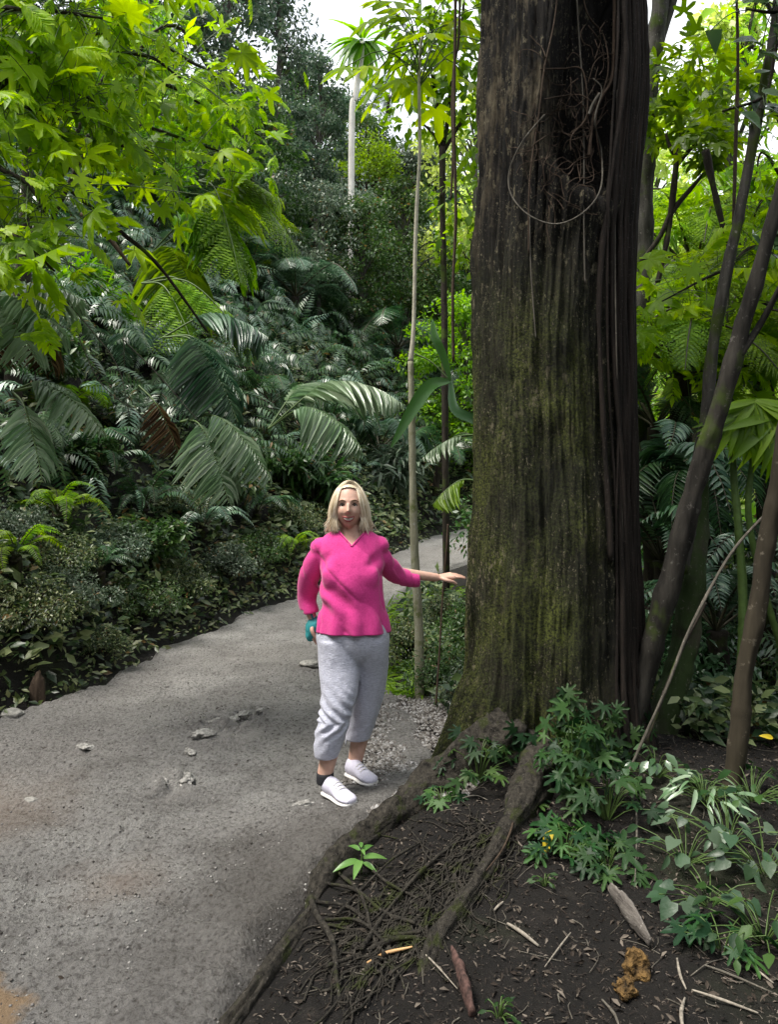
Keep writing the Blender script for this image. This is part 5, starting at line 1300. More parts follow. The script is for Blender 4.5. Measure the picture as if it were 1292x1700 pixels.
# ------------------------------------------------------------------ sapling, vines and slim trees behind the woman
def sapling():
    base = at(697, 1160); base = P(697, 1160, base[1])
    Yb = base[1]; e = empty('sapling', base, 'slender pale sapling with big lobed leaves, rising right of the woman', 'sapling')
    mb = MB(); pts = [P(697, 1175, Yb), P(696, 1050, Yb), P(688, 900, Yb), P(685, 760, Yb), P(684, 690, Yb), P(682, 600, Yb), P(687, 540, Yb), P(690, 400, Yb), P(693, 325, Yb), P(697, 250, Yb), P(696, 130, Yb), P(700, 60, Yb)]
    tube(mb, pts[:6], [0.036, 0.034, 0.031, 0.027, 0.025, 0.022], 12, n=70, rough=0.18, freq=9); mb.obj('trunk', M['wood_pale'], e)
    mb = MB(); tube(mb, pts[5:], [0.022, 0.016, 0.015, 0.014, 0.013, 0.012, 0.010], 10, n=70, rough=0.15, freq=9); mb.obj('stem', M['vine_pale2'], e)
    mb = MB(); st = MB(); r = np.random.default_rng(3); top = P(698, 70, Yb)
    for k in range(34):
        a = r.uniform(0, 6.28); L = r.uniform(0.15, 0.6); p = top + [math.cos(a) * L, math.sin(a) * L, r.uniform(-0.35, 0.35)]
        d = unit(np.array([math.cos(a), math.sin(a), -0.5])); s_ = r.uniform(0.16, 0.30)
        mb.batch(*T_PALM[k % 3], orient(d[None], np.array([[0.0, -0.6, 0.8]])) * s_, p[None]); tube(st, [P(697, r.uniform(60, 150), Yb), (top + p) / 2 + [0, 0, .03], p], 0.004, 5, n=7, cap=False)
    mb.obj('foliage', M['lime'], e); st.obj('leaf_stalks', M['stalk'], e)
M['vine_pale2'] = plain_mat('smooth pale stem', (0.5, 0.47, 0.38), 0.5, 25, 0.2)
sapling()
M['strap'] = leaf_mat('strap leaf', [(0.04, 0.10, 0.02), (0.06, 0.14, 0.03)], 0.38, 0.3)
# strap leaf plant perched on the sapling
def strap_leaf(e, pts, w, mat, name='leaf'):
    c = spline(np.array([P(*q) for q in pts]), 16); T, N, B = frames(c)
    t = np.linspace(0, 1, 16); ww = w * np.sin(np.pi * (t * 0.93 + 0.05)) ** 0.7
    side = unit(np.cross(T, np.array([0.15, -1.0, 0.25]))); nn = np.cross(side, T)
    V = np.stack([c - side * ww[:, None] + nn * ww[:, None] * 0.3, c, c + side * ww[:, None] + nn * ww[:, None] * 0.3], 1).reshape(-1, 3)
    Q = []
    for k in range(15): a = 3 * k; Q += [(a, a + 1, a + 4, a + 3), (a + 1, a + 2, a + 5, a + 4)]
    mb = MB(); mb.add(V, Q); return mb.obj(name, mat, e)
e = empty('epiphyte', P(745, 632, 5.6), 'broad strap leaved plant arching beside the slender sapling', 'plant')
strap_leaf(e, [(748, 632, 5.6), (715, 640, 5.5), (685, 680, 5.45), (650, 742, 5.4)], 0.05, M['strap'])
strap_leaf(e, [(748, 632, 5.6), (735, 590, 5.6), (722, 560, 5.6), (718, 530, 5.7)], 0.035, M['strap'])
strap_leaf(e, [(748, 632, 5.6), (755, 680, 5.5), (790, 700, 5.5), (800, 730, 5.5)], 0.04, M['fern_dark'])
mb = MB(); tube(mb, [P(684, 585, 5.7), P(715, 600, 5.65), P(748, 632, 5.6)], [0.006, 0.005, 0.005], 6); mb.obj('stem', M['stalk'], e)

def vine(pts, r_, mat, lab, Y=None, group='hanging vines'):
    q = [P(a[0], a[1], Y if Y else a[2]) for a in pts]
    return stick_thing('hanging_vine', q, [r_] * len(q), mat, lab, 'vine', 7, 0.3, n=60, group=group, freq=14)
vine([(757, -120), (756, 40), (754, 200), (757, 360), (752, 480), (753, 600)], 0.010, 'vine', 'straight dark vine nearest the big trunk on its left', 4.6)
vine([(766, -120), (762, 60), (755, 100), (751, 170), (752, 260), (749, 330)], 0.008, 'vine', 'thinner dark vine twisting round its straight neighbour', 4.62)
vine([(744, 870), (741, 920), (736, 975), (730, 1080), (724, 1170)], 0.006, 'vine', 'thin dark vine passing in front of the outstretched hand', 4.4)
e = empty('forked_tree', P(733, 520, 9.5), 'forked dark tree seen between the sapling and the big trunk', 'tree')
b0 = hit(742, 700)
e.location = tuple(b0)
mb = MB(); Yq = b0[1]
Yq = min(Yq, 10.0); b0 = on((742 - U0) / FPX * Yq, Yq); e.location = tuple(b0)
tube(mb, [b0 - [0, 0, .3], P(738, 520, Yq), P(735, 350, Yq), P(735, 245, Yq)], [0.05, 0.045, 0.04, 0.045], 10, n=26, rough=0.15)
tube(mb, [P(735, 250, Yq), P(722, 225, Yq), P(702, 205, Yq)], [0.03, 0.022, 0.014], 8)
tube(mb, [P(735, 250, Yq), P(745, 190, Yq), P(752, 120, Yq), P(768, 30, Yq), P(772, -40, Yq)], [0.036, 0.028, 0.024, 0.02, 0.014], 8)
tube(mb, [P(737, 250, Yq), P(765, 205, Yq), P(800, 165, Yq), P(835, 120, Yq)], [0.034, 0.026, 0.02, 0.014], 8)
tube(mb, [P(735, 245, Yq), P(722, 150, Yq), P(715, 90, Yq), P(722, 10, Yq)], [0.03, 0.025, 0.02, 0.01], 8)
mb.obj('trunk', M['wood_dark'], e)
mb = MB(); r = np.random.default_rng(12)
leaf_cloud(mb, [P(u, v, Yq) for u, v in ((700, 60), (730, 0), (770, 20), (790, 90), (760, 130), (690, 180), (790, 240), (775, 330), (700, 120), (740, 80), (785, 170), (780, 400))], [0.55] * 12, 130, 0.14, T_OV3, r=r)
mb.obj('crown', M['bush_lime'], e)

def slim_pale():
    p = hit(583, 235); Yq = min(p[1], 24.0); b0 = on((583 - U0) / FPX * Yq, Yq); e = empty('slim_tree', b0, 'slim tree with a white trunk and drooping leaves below the sky', 'tree')
    mb = MB(); tube(mb, [b0 - [0, 0, 1], P(584, 215, Yq), P(590, 160, Yq), P(600, 95, Yq), P(602, 60, Yq)], [0.11, 0.10, 0.095, 0.085, 0.05], 10); mb.obj('trunk', M['white_bark'], e)
    mb = MB(); r = np.random.default_rng(5)
    for k in range(60):
        a = r.uniform(0, 6.28); d = unit(np.array([math.cos(a), math.sin(a), r.uniform(-1.1, 0.6)])); s_ = r.uniform(0.7, 1.3)
        mb.batch(*T_LONG, orient(d[None], np.array([[0, -0.4, 0.9]])) * (np.array([1.0, 1, 1]) * s_)[None, None, :], (P(603, 70, Yq) + d * 0.15)[None])
    mb.obj('crown', M['bush_lime'], e)
M['white_bark'] = bark_mat('white bark', (0.42, 0.40, 0.37), (0.68, 0.66, 0.62), 0, 8)
slim_pale()
_q = hit(583, 235); _Y = min(_q[1], 24.0) - 2.2
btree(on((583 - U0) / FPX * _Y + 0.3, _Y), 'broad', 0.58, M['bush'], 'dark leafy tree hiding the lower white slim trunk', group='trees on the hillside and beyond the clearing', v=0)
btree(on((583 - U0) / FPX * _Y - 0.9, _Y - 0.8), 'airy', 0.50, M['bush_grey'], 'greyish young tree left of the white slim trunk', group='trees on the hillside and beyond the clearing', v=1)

# vines and rootlets on the big trunk
def trunk_vine(pix, r_, mat, lab, off=0.012):
    q = [front(u, v, off) for u, v in pix]; return stick_thing('trunk_vine', q, [r_] * len(q), mat, lab, 'vine', 7, 0.3, n=80, group='vines clinging to the big trunk', freq=14)
trunk_vine([(905, 190), (868, 235), (846, 285), (850, 325), (880, 358), (925, 372), (970, 352), (998, 312), (999, 250), (988, 200), (1000, 150), (985, 130)], 0.0042, 'vine_pale', 'pale vine hanging in a big loop on the big trunk', 0.05)
trunk_vine([(955, -60), (962, 60), (968, 150), (970, 260), (970, 370), (972, 470)], 0.0042, 'vine_pale', 'straight thin vine down the upper middle of the big trunk', 0.03)
trunk_vine([(930, -40), (920, 40), (905, 110), (895, 190), (880, 300), (878, 420)], 0.0045, 'vine', 'brown vine curving down the upper left of the big trunk', 0.02)
trunk_vine([(1022, -60), (1020, 60), (1016, 130), (1000, 160), (985, 200), (978, 260)], 0.009, 'vine', 'thick brown vine at the upper right of the big trunk', 0.02)
trunk_vine([(898, 115), (935, 114), (968, 118), (975, 190), (950, 225), (948, 250)], 0.0042, 'vine', 'brown vine crossing the hollow of the big trunk', 0.03)
trunk_vine([(905, 165), (930, 160), (965, 158), (990, 175)], 0.0035, 'vine', 'short vine across the middle of the hollow', 0.03)
trunk_vine([(978, 190), (985, 172), (996, 155)], 0.008, 'vine_pale', 'short pale stub inside the upper hollow', 0.04)
trunk_vine([(1025, 150), (1022, 400), (1024, 570), (1028, 700), (1035, 900)], 0.0035, 'vine_pale', 'long thin vine down the right flank of the big trunk', 0.03)
trunk_vine([(880, 360), (882, 450), (890, 560)], 0.003, 'vine_pale', 'short thin vine below the loop', 0.02)
trunk_vine([(960, -60), (975, 20), (1003, 60), (1010, 120), (990, 200), (1002, 290)], 0.004, 'vine', 'brown vine weaving down the right of the hollow', 0.04)
mb = MB(); r = np.random.default_rng(77)
for k in range(90):
    u, v = r.uniform(880, 1010), r.uniform(90, 350); pts = []
    a = r.uniform(0, 6.28)
    for t in range(5):
        pts.append(front(u, v, 0.015 + r.uniform(0, 0.02))); u = min(1030, u + math.cos(a) * 13); v += math.sin(a) * 17; a += r.normal(0, 0.5)
    tube(mb, pts, r.uniform(0.0014, 0.003), 4, n=14, cap=False)
tag(mb.obj('hollow_rootlets', M['vine'], tree), kind='stuff')

# ------------------------------------------------------------------ right side: slanting stems
def stem_thing(name, pts, lab, mat, cat='tree', extra=None, group='slanting stems right of the big trunk'):
    q = np.array([(*P(u, v, Y), r_) for u, v, Y, r_ in pts]); k = int(np.argmin(q[:, 2]))
    e = empty(name, q[k, :3], lab, cat, group)
    mb = MB(); k_ = spline(q, 90); k_[:, 3] *= 0.84 * (1 + 0.16 * (1 - np.abs(vnoise(np.stack([k_[:, 2] * 5, 0 * k_[:, 2], 0 * k_[:, 2]], -1), 7))) ** 6); k_[:, :2] += 0.010 * np.stack([vnoise(k_[:, :3] * 3, 8), vnoise(k_[:, :3] * 3, 9)], -1)
    tube(mb, k_[:, :3], k_[:, 3], 18, ctrl=False, rough=0.2, freq=9, ridge=0.25, seed=int(abs(q[0, 0]) * 10)); mb.obj('trunk', M[mat], e)
    for ex in extra or []:
        q = np.array([(*P(u, v, Y), r_) for u, v, Y, r_ in ex]); mb = MB(); tube(mb, q[:, :3], q[:, 3], 8, n=24, rough=0.15, freq=6); mb.obj('branch', M[mat], e)
    return e
stem_thing('slanting_tree', [(1020, 1290, 4.0, 0.10), (1062, 1150, 4.0, 0.080), (1105, 990, 3.95, 0.068), (1150, 830, 3.9, 0.062), (1190, 700, 3.85, 0.058), (1235, 540, 3.8, 0.050), (1275, 390, 3.75, 0.042), (1330, 200, 3.7, 0.036)], 'thickest slanting dark stem rising from the foot of the big trunk', 'wood_grey2' if 'wood_grey2' in M else 'wood_dark', extra=[[(1228, 590, 3.8, 0.022), (1262, 540, 3.8, 0.018), (1300, 470, 3.7, 0.014)]])
stem_thing('slanting_tree', [(1130, 950, 4.4, 0.05), (1155, 810, 4.3, 0.045), (1172, 690, 4.3, 0.042), (1188, 560, 4.25, 0.042), (1208, 440, 4.2, 0.038), (1238, 310, 4.2, 0.036), (1262, 180, 4.2, 0.034), (1285, 60, 4.2, 0.034), (1300, -60, 4.2, 0.03)], 'second slanting stem, smoother and greyer, crossing behind the thickest one', 'wood_grey')
stem_thing('upright_tree', [(1205, 1380, 3.6, 0.060), (1225, 1230, 3.6, 0.055), (1245, 1080, 3.6, 0.052), (1275, 900, 3.6, 0.050), (1300, 760, 3.6, 0.046), (1330, 500, 3.6, 0.04)], 'smooth brown post-like stem at the right edge of the photo', 'wood_brown' if 'wood_brown' in M else 'vine', group=None)
stem_thing('upright_tree', [(1232, 1150, 4.4, 0.032), (1235, 1000, 4.4, 0.030), (1225, 860, 4.4, 0.026), (1218, 740, 4.4, 0.022)], 'thin green stem holding a hanging lime fan leaf', 'stalk', group=None)
stem_thing('mossy_tree', [(1075, 1330, 4.3, 0.14), (1100, 1200, 4.4, 0.12), (1135, 1080, 4.5, 0.10), (1152, 960, 4.5, 0.085), (1163, 860, 4.6, 0.055), (1172, 760, 4.6, 0.030), (1178, 690, 4.6, 0.015)], 'moss covered leaning trunk behind the slanting stems', 'wood_mossy', group=None)
stem_thing('thin_pole', [(1040, 1290, 3.7, 0.009), (1110, 1130, 3.7, 0.009), (1165, 1000, 3.75, 0.009), (1225, 905, 3.8, 0.009), (1310, 815, 3.85, 0.008)], 'thin pale pole leaning up to the right frame edge', 'vine_pale', 'pole', group=None)
stem_thing('thin_pole', [(1060, 1270, 3.85, 0.014), (1120, 1110, 3.9, 0.012), (1170, 1000, 3.9, 0.010)], 'thin dark pole leaning beside the mossy trunk', 'wood_dark', 'pole', group=None)
stem_thing('grey_tree', [(1052, 900, 8.0, 0.16), (1060, 640, 8.0, 0.14), (1068, 400, 8.0, 0.13), (1075, 200, 8.0, 0.12), (1090, 60, 8.0, 0.11), (1110, -80, 8.0, 0.10)], 'pale grey trunk half hidden behind the big trunk', 'wood_grey', extra=[[(1075, 200, 8, 0.06), (1095, 80, 8, 0.05), (1125, -20, 8, 0.04)]], group=None)
def clearing_fork():
    e = stem_thing('forked_sapling', [(1092, 470, 7.5, 0.03), (1108, 400, 7.5, 0.032), (1120, 310, 7.5, 0.04), (1128, 240, 7.5, 0.035), (1135, 215, 7.5, 0.02)], 'dark forked sapling in the bright clearing', 'wood_dark', 'sapling', extra=[
      [(1065, 435, 7.5, 0.022), (1095, 395, 7.5, 0.025), (1118, 350, 7.5, 0.028), (1155, 305, 7.5, 0.02), (1180, 275, 7.5, 0.015)], [(1126, 270, 7.5, 0.022), (1112, 240, 7.5, 0.02), (1106, 222, 7.5, 0.015)], [(1128, 270, 7.5, 0.022), (1150, 245, 7.5, 0.018), (1170, 232, 7.5, 0.012)]], group=None)
    mb = MB(); leaf_cloud(mb, [P(u, v, 7.5 + w_) for u, v, w_ in ((1095, 205, 0), (1150, 175, .5), (1195, 215, 0), (1110, 130, -.4), (1185, 130, .3), (1075, 150, .4), (1230, 175, .2), (1140, 90, .2), (1170, 240, -.3))], [0.3, 0.55, 0.35, 0.5, 0.45, 0.4, 0.4, 0.5, 0.3], 34, 0.17, T_PALM[1], r=np.random.default_rng(4)); mb.obj('crown', M['bush_lime'], e)
    return e
clearing_fork()
stick_thing('dead_branch', [P(1172, 250, 6.5), P(1183, 300, 6.5), P(1197, 360, 6.5), P(1210, 425, 6.5)], [0.035, 0.028, 0.024, 0.018], 'wood_dark', 'dead black branch slanting in the bright clearing', 'branch')
stick_thing('hanging_vine', [P(1222, -60, 6), P(1226, 100, 6), P(1222, 250, 6), P(1218, 395, 6)], [0.010, 0.012, 0.016, 0.012], 'vine', 'vine hanging between the two slanting stems', 'vine')
base = on(4.6, 6.9)
spray_tree('tree', base, [
 [(1290, 430, 6.6), (1200, 450, 6.4), (1100, 500, 6.3)], [(1300, 520, 6.6), (1200, 540, 6.4), (1080, 580, 6.4)], [(1300, 600, 6.5), (1230, 610, 6.3), (1130, 620, 6.4)], [(1300, 350, 6.8), (1240, 380, 6.8)]],
 'low lime tree with lobed leaves spreading behind the slanting stems', M['lime'], leaf=0.2, per=60, lr=0.45, tmpls=[T_RAG, T_COMP[0], T_PALM[0], T_COMP[1]], seed=21, group=None)
base = on(7.6, 10.4)
spray_tree('tree', base, [
 [(1290, 130, 10), (1200, 150, 9.8), (1100, 170, 9.6)], [(1300, 60, 10), (1230, 90, 9.8), (1160, 120, 9.6)], [(1300, 210, 10), (1220, 230, 9.8), (1150, 250, 9.8)], [(1300, 300, 10), (1250, 300, 9.9)]],
 'tall lime tree behind the slanting stems at the upper right', M['lime'], leaf=0.2, per=75, lr=0.7, seed=22, tmpls=[T_OV3, T_PALM[1], T_COMP[2]], trunk_r=0.12)
base = on(3.1, 4.3)
spray_tree('tree', base, [
 [(1330, 0, 3.7), (1290, 20, 3.6), (1240, 15, 3.6)], [(1330, 100, 4.1), (1270, 160, 4.1), (1200, 185, 4.1)], [(1340, -60, 3.8), (1270, -40, 3.7)], [(1350, 370, 3.9), (1300, 390, 3.9), (1270, 385, 3.9)]],
 'dark leaved tree reaching in at the upper right corner', M['glossy'], leaf=0.15, per=16, lr=0.16, seed=23, tmpls=[T_OV3], trunk_r=0.04)
# hanging fan leaf
e = empty('fan_palm', P(1245, 700, 4.3), 'lime fan palm with a drooping skirt of leaves at the right edge', 'palm')
mb = MB(); r = np.random.default_rng(31)
for (u, v, sz) in ((1255, 665, 0.34), (1225, 690, 0.26), (1290, 690, 0.36)):
    for k in range(26):
        a = math.radians(-85 + 170 * k / 25); d = unit(np.array([math.sin(a), -0.25 + r.normal(0, .12), -abs(math.cos(a)) * 0.9 - 0.1]))
        mb.batch(*T_LONG, orient(d[None], np.array([[0.0, -1.0, 0.35]])) * (np.array([0.8, 1, 0.6]) * sz * r.uniform(0.85, 1.1))[None, None, :], P(u, v, 4.3)[None])
mb.obj('foliage', M['fern_lime'], e)
mb = MB(); tube(mb, [on(2.6, 4.6), P(1250, 900, 4.4), P(1250, 760, 4.35), P(1250, 680, 4.3)], [0.022, 0.02, 0.018, 0.014], 8); mb.obj('stem', M['stalk'], e)

# big lime fronds and leaves in the right hand clearing
right_ferns = [
 (1130, 560, 7.0, 'tree_fern', 1.5, 'fern_lime', 'bright tree fern in the clearing right of the big trunk'),
 (1190, 480, 8.5, 'tree_fern', 1.9, 'fern_lime', 'lime tree fern behind the slanting stems'),
 (1270, 560, 7.5, 'tree_fern', 1.6, 'fern_lime', 'lime tree fern at the right frame edge'),
 (1090, 660, 7.5, 'tree_fern', 1.2, 'fern_dark', 'dark tree fern close behind the big trunk on the right'),
 (1150, 400, 12.0, 'tree_fern', 2.3, 'fern_lime', 'pale sunlit tree fern in the middle of the clearing'),
 (1260, 380, 12.0, 'palm', 2.3, 'fern_lime', 'pale palm in the clearing near the right edge'),
 (1080, 760, 6.5, 'small_fern', 1.1, 'fern_blue', 'bluish fern low behind the big trunk on the right'),
 (1180, 790, 6.0, 'palm', 0.9, 'fern_dark', 'dark palm behind the mossy trunk'),
 (1100, 880, 6.0, 'small_fern', 1.0, 'fern_dark', 'dark fern between big trunk and slanting stems'),
 (1270, 900, 5.5, 'small_fern', 0.9, 'fern_blue', 'bluish fern near the right post-like stem'),
 (1190, 1000, 5.2, 'small_fern', 0.8, 'fern_blue', 'pale bluish fern behind the thin leaning pole'),
]
for u, v, Y, kind, size, mt, lab in right_ferns:
    x = (u - U0) / FPX * Y; g_ = on(x, Y); top = P(u, v, Y)[2]; hgt = max(0.1, top - g_[2] - 0.25 * size)
    fern(g_, kind, size, 11, M[mt], lab, name='tree_fern' if kind == 'tree_fern' else 'fern', cat='tree fern' if kind == 'tree_fern' else 'fern', trunk=hgt, group='ferns right of the big trunk')
right_bush = [
 (4.2, 8.5, 'fine', 1.2, 'bush', 'dark fine leaved bush behind the big trunk on the right'), (5.6, 9.5, 'oval', 1.6, 'bush_lime', 'bright bush in the clearing'),
 (3.0, 7.0, 'oval', 0.9, 'bush_grey', 'greyish shrub low behind the slanting stems'), (3.6, 6.2, 'tiny', 1.2, 'bush_grey', 'small leaved grey shrub near the right edge'),
 (2.9, 5.6, 'tiny', 0.9, 'bush', 'low green shrub behind the right post-like stem'), (6.5, 13.0, 'lobed', 2.4, 'crown_lime', 'lobed leaved bush in the bright clearing'),
 (9.0, 15.0, 'oval', 2.8, 'crown_lime', 'big pale bush at the back of the clearing'), (4.8, 11.5, 'lobed', 1.9, 'bush_lime', 'bushy mid green shrub left in the clearing'),
 (8.0, 12.0, 'long', 2.2, 'crown_lime', 'long leaved pale bush at the right edge of the clearing'), (1.9, 7.6, 'oval', 1.0, 'bush', 'dark shrub just behind the big trunk'),
 (2.1, 5.4, 'oval', 0.6, 'glossy', 'glossy shrub at the right foot of the big trunk'), (2.3, 11.0, 'fine', 1.3, 'bush', 'dark bush beside the far path hidden by the trunk'),
 (7.5, 8.8, 'fine', 1.4, 'bush', 'dark bush outside the right edge'), (4.4, 5.9, 'oval', 1.0, 'bush', 'dark oval leaved shrub at the right edge'),
]
for x, y, key, sc, mt, lab in right_bush: bush(on(x, y) - [0, 0, 0.1 * sc], key, sc, M[mt], lab, group='bushes right of the big trunk')
# verge between path and trunk
for x, y, key, sc, mt, lab in [(0.45, 5.6, 'tiny', 0.55, 'bush', 'leafy shrub under the woman\'s outstretched hand'), (0.25, 6.6, 'tiny', 0.6, 'cover', 'low shrub by the path behind the sapling foot'), (0.62, 5.0, 'tiny', 0.42, 'bush_grey', 'small pale leaved shrub at the left foot of the big trunk'), (0.9, 6.6, 'tiny', 0.8, 'bush', 'low shrub behind the left flank of the big trunk'), (0.7, 8.2, 'tiny', 0.6, 'cover', 'small bush on the verge by the far path')]:
    bush(on(x, y) - [0, 0, 0.05], key, sc, M[mt], lab, group='low shrubs on the right verge')
show_palm((800, 722), [(700, 762, 5.4)], 5.4, M['fern_pale'], 'single pale frond reaching left from behind the big trunk', 0.18, 0.2, 14, 0.12, droopp=0.5, name='fern', cat='fern', group=None)
show_palm((800, 800), [(718, 838, 5.2)], 5.2, M['fern_lime'], 'bright yellow green frond hanging beside the big trunk above the hand', 0.2, 0.22, 16, 0.2, droopp=0.7, name='fern', cat='fern', group=None)

# ------------------------------------------------------------------ plants at the foot of the big trunk and lower right
def rosette(name, cat, label, pos, leaves, tmpls, mat, size, spread, height, seed, stalk=True, group=None, droop=-0.35):
    r = np.random.default_rng(seed); pos = np.array(pos, float); e = empty(name, pos, label, cat, group); mb = MB(); st = MB()
    for k in range(leaves):
        a = r.uniform(0, 2 * math.pi); rad = spread * math.sqrt(r.uniform(0.02, 1)); h = height * (1 - 0.6 * (rad / spread) ** 2) * r.uniform(0.5, 1.1)
        p = pos + [math.cos(a) * rad, math.sin(a) * rad, h]; d = unit(np.array([math.cos(a), math.sin(a), droop]) + r.normal(size=3) * 0.3)
        upn = unit(np.array([0.05, -0.45, 1]) + r.normal(size=3) * 0.25)
        mb.batch(*tmpls[r.integers(len(tmpls))], orient(d[None], upn[None]) * size * r.uniform(0.55, 1.2), p[None])
        if stalk: tube(st, [pos - [0, 0, 0.02], pos * 0.5 + p * 0.5 + [0, 0, 0.25 * h], p], 0.0022, 4, n=6, cap=False)
    mb.obj('leaves', mat, e)
    if stalk: st.obj('stalks', M['stalk'], e)
    return e
ros = [
 # u, v (ground point), label, leaves, template, material, leaf size, spread, height
 (795, 1300, 'dark lobed creeper hugging the left foot of the big trunk', 46, T_PALM, 'ivy', 0.07, 0.19, 0.22),
 (735, 1330, 'small creeper on top of the biggest root', 12, T_PALM, 'ivy', 0.06, 0.10, 0.06),
 (950, 1330, 'tall lobed leaved plant against the foot of the big trunk', 60, T_PALM, 'ivy', 0.08, 0.17, 0.46),
 (1010, 1360, 'dark plant right of the tall lobed one', 38, T_PALM, 'ivy', 0.08, 0.19, 0.26),
 (940, 1420, 'low lobed leaved plant in front of the trunk beside a yellow leaf', 34, T_PALM, 'ivy', 0.085, 0.15, 0.13),
 (1010, 1440, 'small lobed plant between yellow leaf and broken bark', 28, T_PALM, 'ivy', 0.075, 0.14, 0.10),
 (880, 1340, 'small creeper on the front of the trunk foot', 14, T_PALM, 'ivy', 0.07, 0.08, 0.08),
 (1140, 1430, 'pale heart leaved plant right of the broken bark', 18, [T_HEART, T_OVL], 'heart', 0.065, 0.22, 0.16),
 (1210, 1400, 'pale heart leaved plant at the foot of the post-like stem', 24, [T_HEART, T_OVL], 'heart', 0.07, 0.28, 0.18),
 (1270, 1450, 'heart leaved plant at the right frame edge', 24, [T_HEART, T_OVL], 'heart', 0.06, 0.24, 0.18),
 (1180, 1500, 'large silvery heart leaves lowest in the right hand clump', 11, [T_HEART], 'heart', 0.085, 0.2, 0.12),
 (1270, 1560, 'narrow leaved plant at the lower right corner', 34, [T_OV3], 'ivy', 0.06, 0.25, 0.14),
 (1200, 1580, 'blue green lobed plant above the fallen sticks', 16, T_PALM, 'ivy', 0.075, 0.15, 0.12),
 (1170, 1330, 'yellowish fern-like plant on the dark mound at right', 40, [T_LONG], 'fern_pale', 0.12, 0.16, 0.12),
 (1250, 1330, 'dark low plant behind the post-like stem', 44, [T_OV3], 'ivy', 0.07, 0.26, 0.16),
 (1090, 1290, 'small glossy plant between big trunk and mossy trunk', 30, [T_OV3], 'glossy', 0.08, 0.15, 0.14),
 (830, 1690, 'tiny seedling at the lower edge of the photo', 14, [T_OV], 'ivy', 0.03, 0.05, 0.05),
 (905, 1470, 'tiny weed on the dark soil left of the yellow leaf', 12, [T_OV], 'ivy', 0.028, 0.045, 0.05),
]
M['heart'] = leaf_mat('pale heart shaped leaves', [(0.018, 0.05, 0.018), (0.035, 0.08, 0.035), (0.05, 0.09, 0.045), (0.13, 0.18, 0.12)], 0.42, 0.2, 0.5)
for k, (u, v, lab, nl, tm, mt, sz, sp, hg) in enumerate(ros):
    rosette('plant', 'plant', lab, at(u, v), nl, tm, M[mt], sz, sp, hg, 300 + k, group='small plants round the foot of the big trunk')
# creeper climbing the foot of the trunk
def creeper(regions, label, seed):
    r = np.random.default_rng(seed); mb = MB(); st = MB(); b0 = None
    for (u0, v0, u1, v1, n_) in regions:
        prev = None
        for k in range(n_):
            t = (k + r.uniform(0, 1)) / n_; u = u0 + (u1 - u0) * t + r.normal(0, 14); v = v0 + (v1 - v0) * t + r.normal(0, 10); p = front(u, v, 0.02 + r.uniform(0, 0.05))
            if b0 is None: b0 = p.copy()
            d = unit(np.array([r.normal(0, .8), -0.5, r.normal(-0.2, .6)])); upn = unit(np.array([0.0, -0.9, 0.5]) + r.normal(size=3) * 0.25)
            mb.batch(*T_PALM[r.integers(3)], orient(d[None], upn[None]) * r.uniform(0.035, 0.085), p[None])
            if k % 4 == 0:
                q = front(u0 + (u1 - u0) * t, v0 + (v1 - v0) * t, 0.012)
                if prev is not None: tube(st, [prev, q], 0.003, 5, n=4, cap=False)
                prev = q
    e = empty('creeper', b0, label, 'creeper', 'creepers on the big trunk'); mb.obj('leaves', M['ivy'], e); st.obj('stems', M['stalk_dark'], e)
creeper([(1000, 1330, 930, 1150, 46), (960, 1320, 1040, 1170, 40), (900, 1330, 940, 1230, 30), (1020, 1320, 1060, 1200, 26)], 'lobed creeper climbing the right front of the big trunk foot', 40)
creeper([(860, 1320, 760, 1215, 40), (800, 1320, 850, 1220, 36)], 'lobed creeper over the left front of the big trunk foot', 41)
# seedling with five bright leaves on the soil between the roots
e = empty('seedling', at(600, 1450), 'bright green seedling on the soil between the two big roots', 'seedling')
mb = MB(); b0 = at(600, 1450)
for a, L, h_ in ((205, 0.105, 0.05), (258, 0.10, 0.055), (12, 0.095, 0.06), (55, 0.075, 0.085), (318, 0.07, 0.045), (140, 0.065, 0.09), (95, 0.05, 0.10), (285, 0.045, 0.10)):
    a = math.radians(a); d = unit(np.array([math.cos(a), math.sin(a), 0.18 + 4 * (h_ - 0.06)]))
    mb.batch(*t_blade(7, 0.34, 0.4, 0.45), orient(d[None], np.array([[0, -0.3, 1.0]])) * L, (b0 + [0.01 * math.cos(a), 0.01 * math.sin(a), h_])[None])
mb.obj('leaves', M['seedling'], e); mb = MB(); tube(mb, [b0, b0 + [0.003, 0, 0.10]], 0.003, 6); mb.obj('stem', M['stalk'], e)
# yellow leaf
p = at(905, 1415); mb = MB(); mb.batch(*t_blade(5, 0.5, 0.2, 0.35), orient(np.array([[-0.35, -0.3, -0.55]]), np.array([[-0.4, -0.8, 0.6]])) * 0.095, (p + [0.03, -0.01, 0.09])[None])
tag(mb.obj('fallen_leaf', M['yellow_leaf'], origin=p), 'bright yellow leaf caught on the low plant before the big trunk', 'leaf')
for (u, v, lab) in ((1284, 1225, 'yellow leaf low at the right frame edge'), (1284, 1302, 'smaller yellow leaf below its twin at the right edge')):
    p = P(u, v, 3.9); p2 = p.copy()
    mb = MB(); mb.batch(*t_blade(5, 0.4, 0.3, 0.35), orient(np.array([[-0.9, -0.2, 0.3]]), np.array([[0, -0.8, 0.6]])) * 0.07, p[None])
    tag(mb.obj('yellow_leaf', M['yellow_leaf'], origin=p), lab, 'leaf')

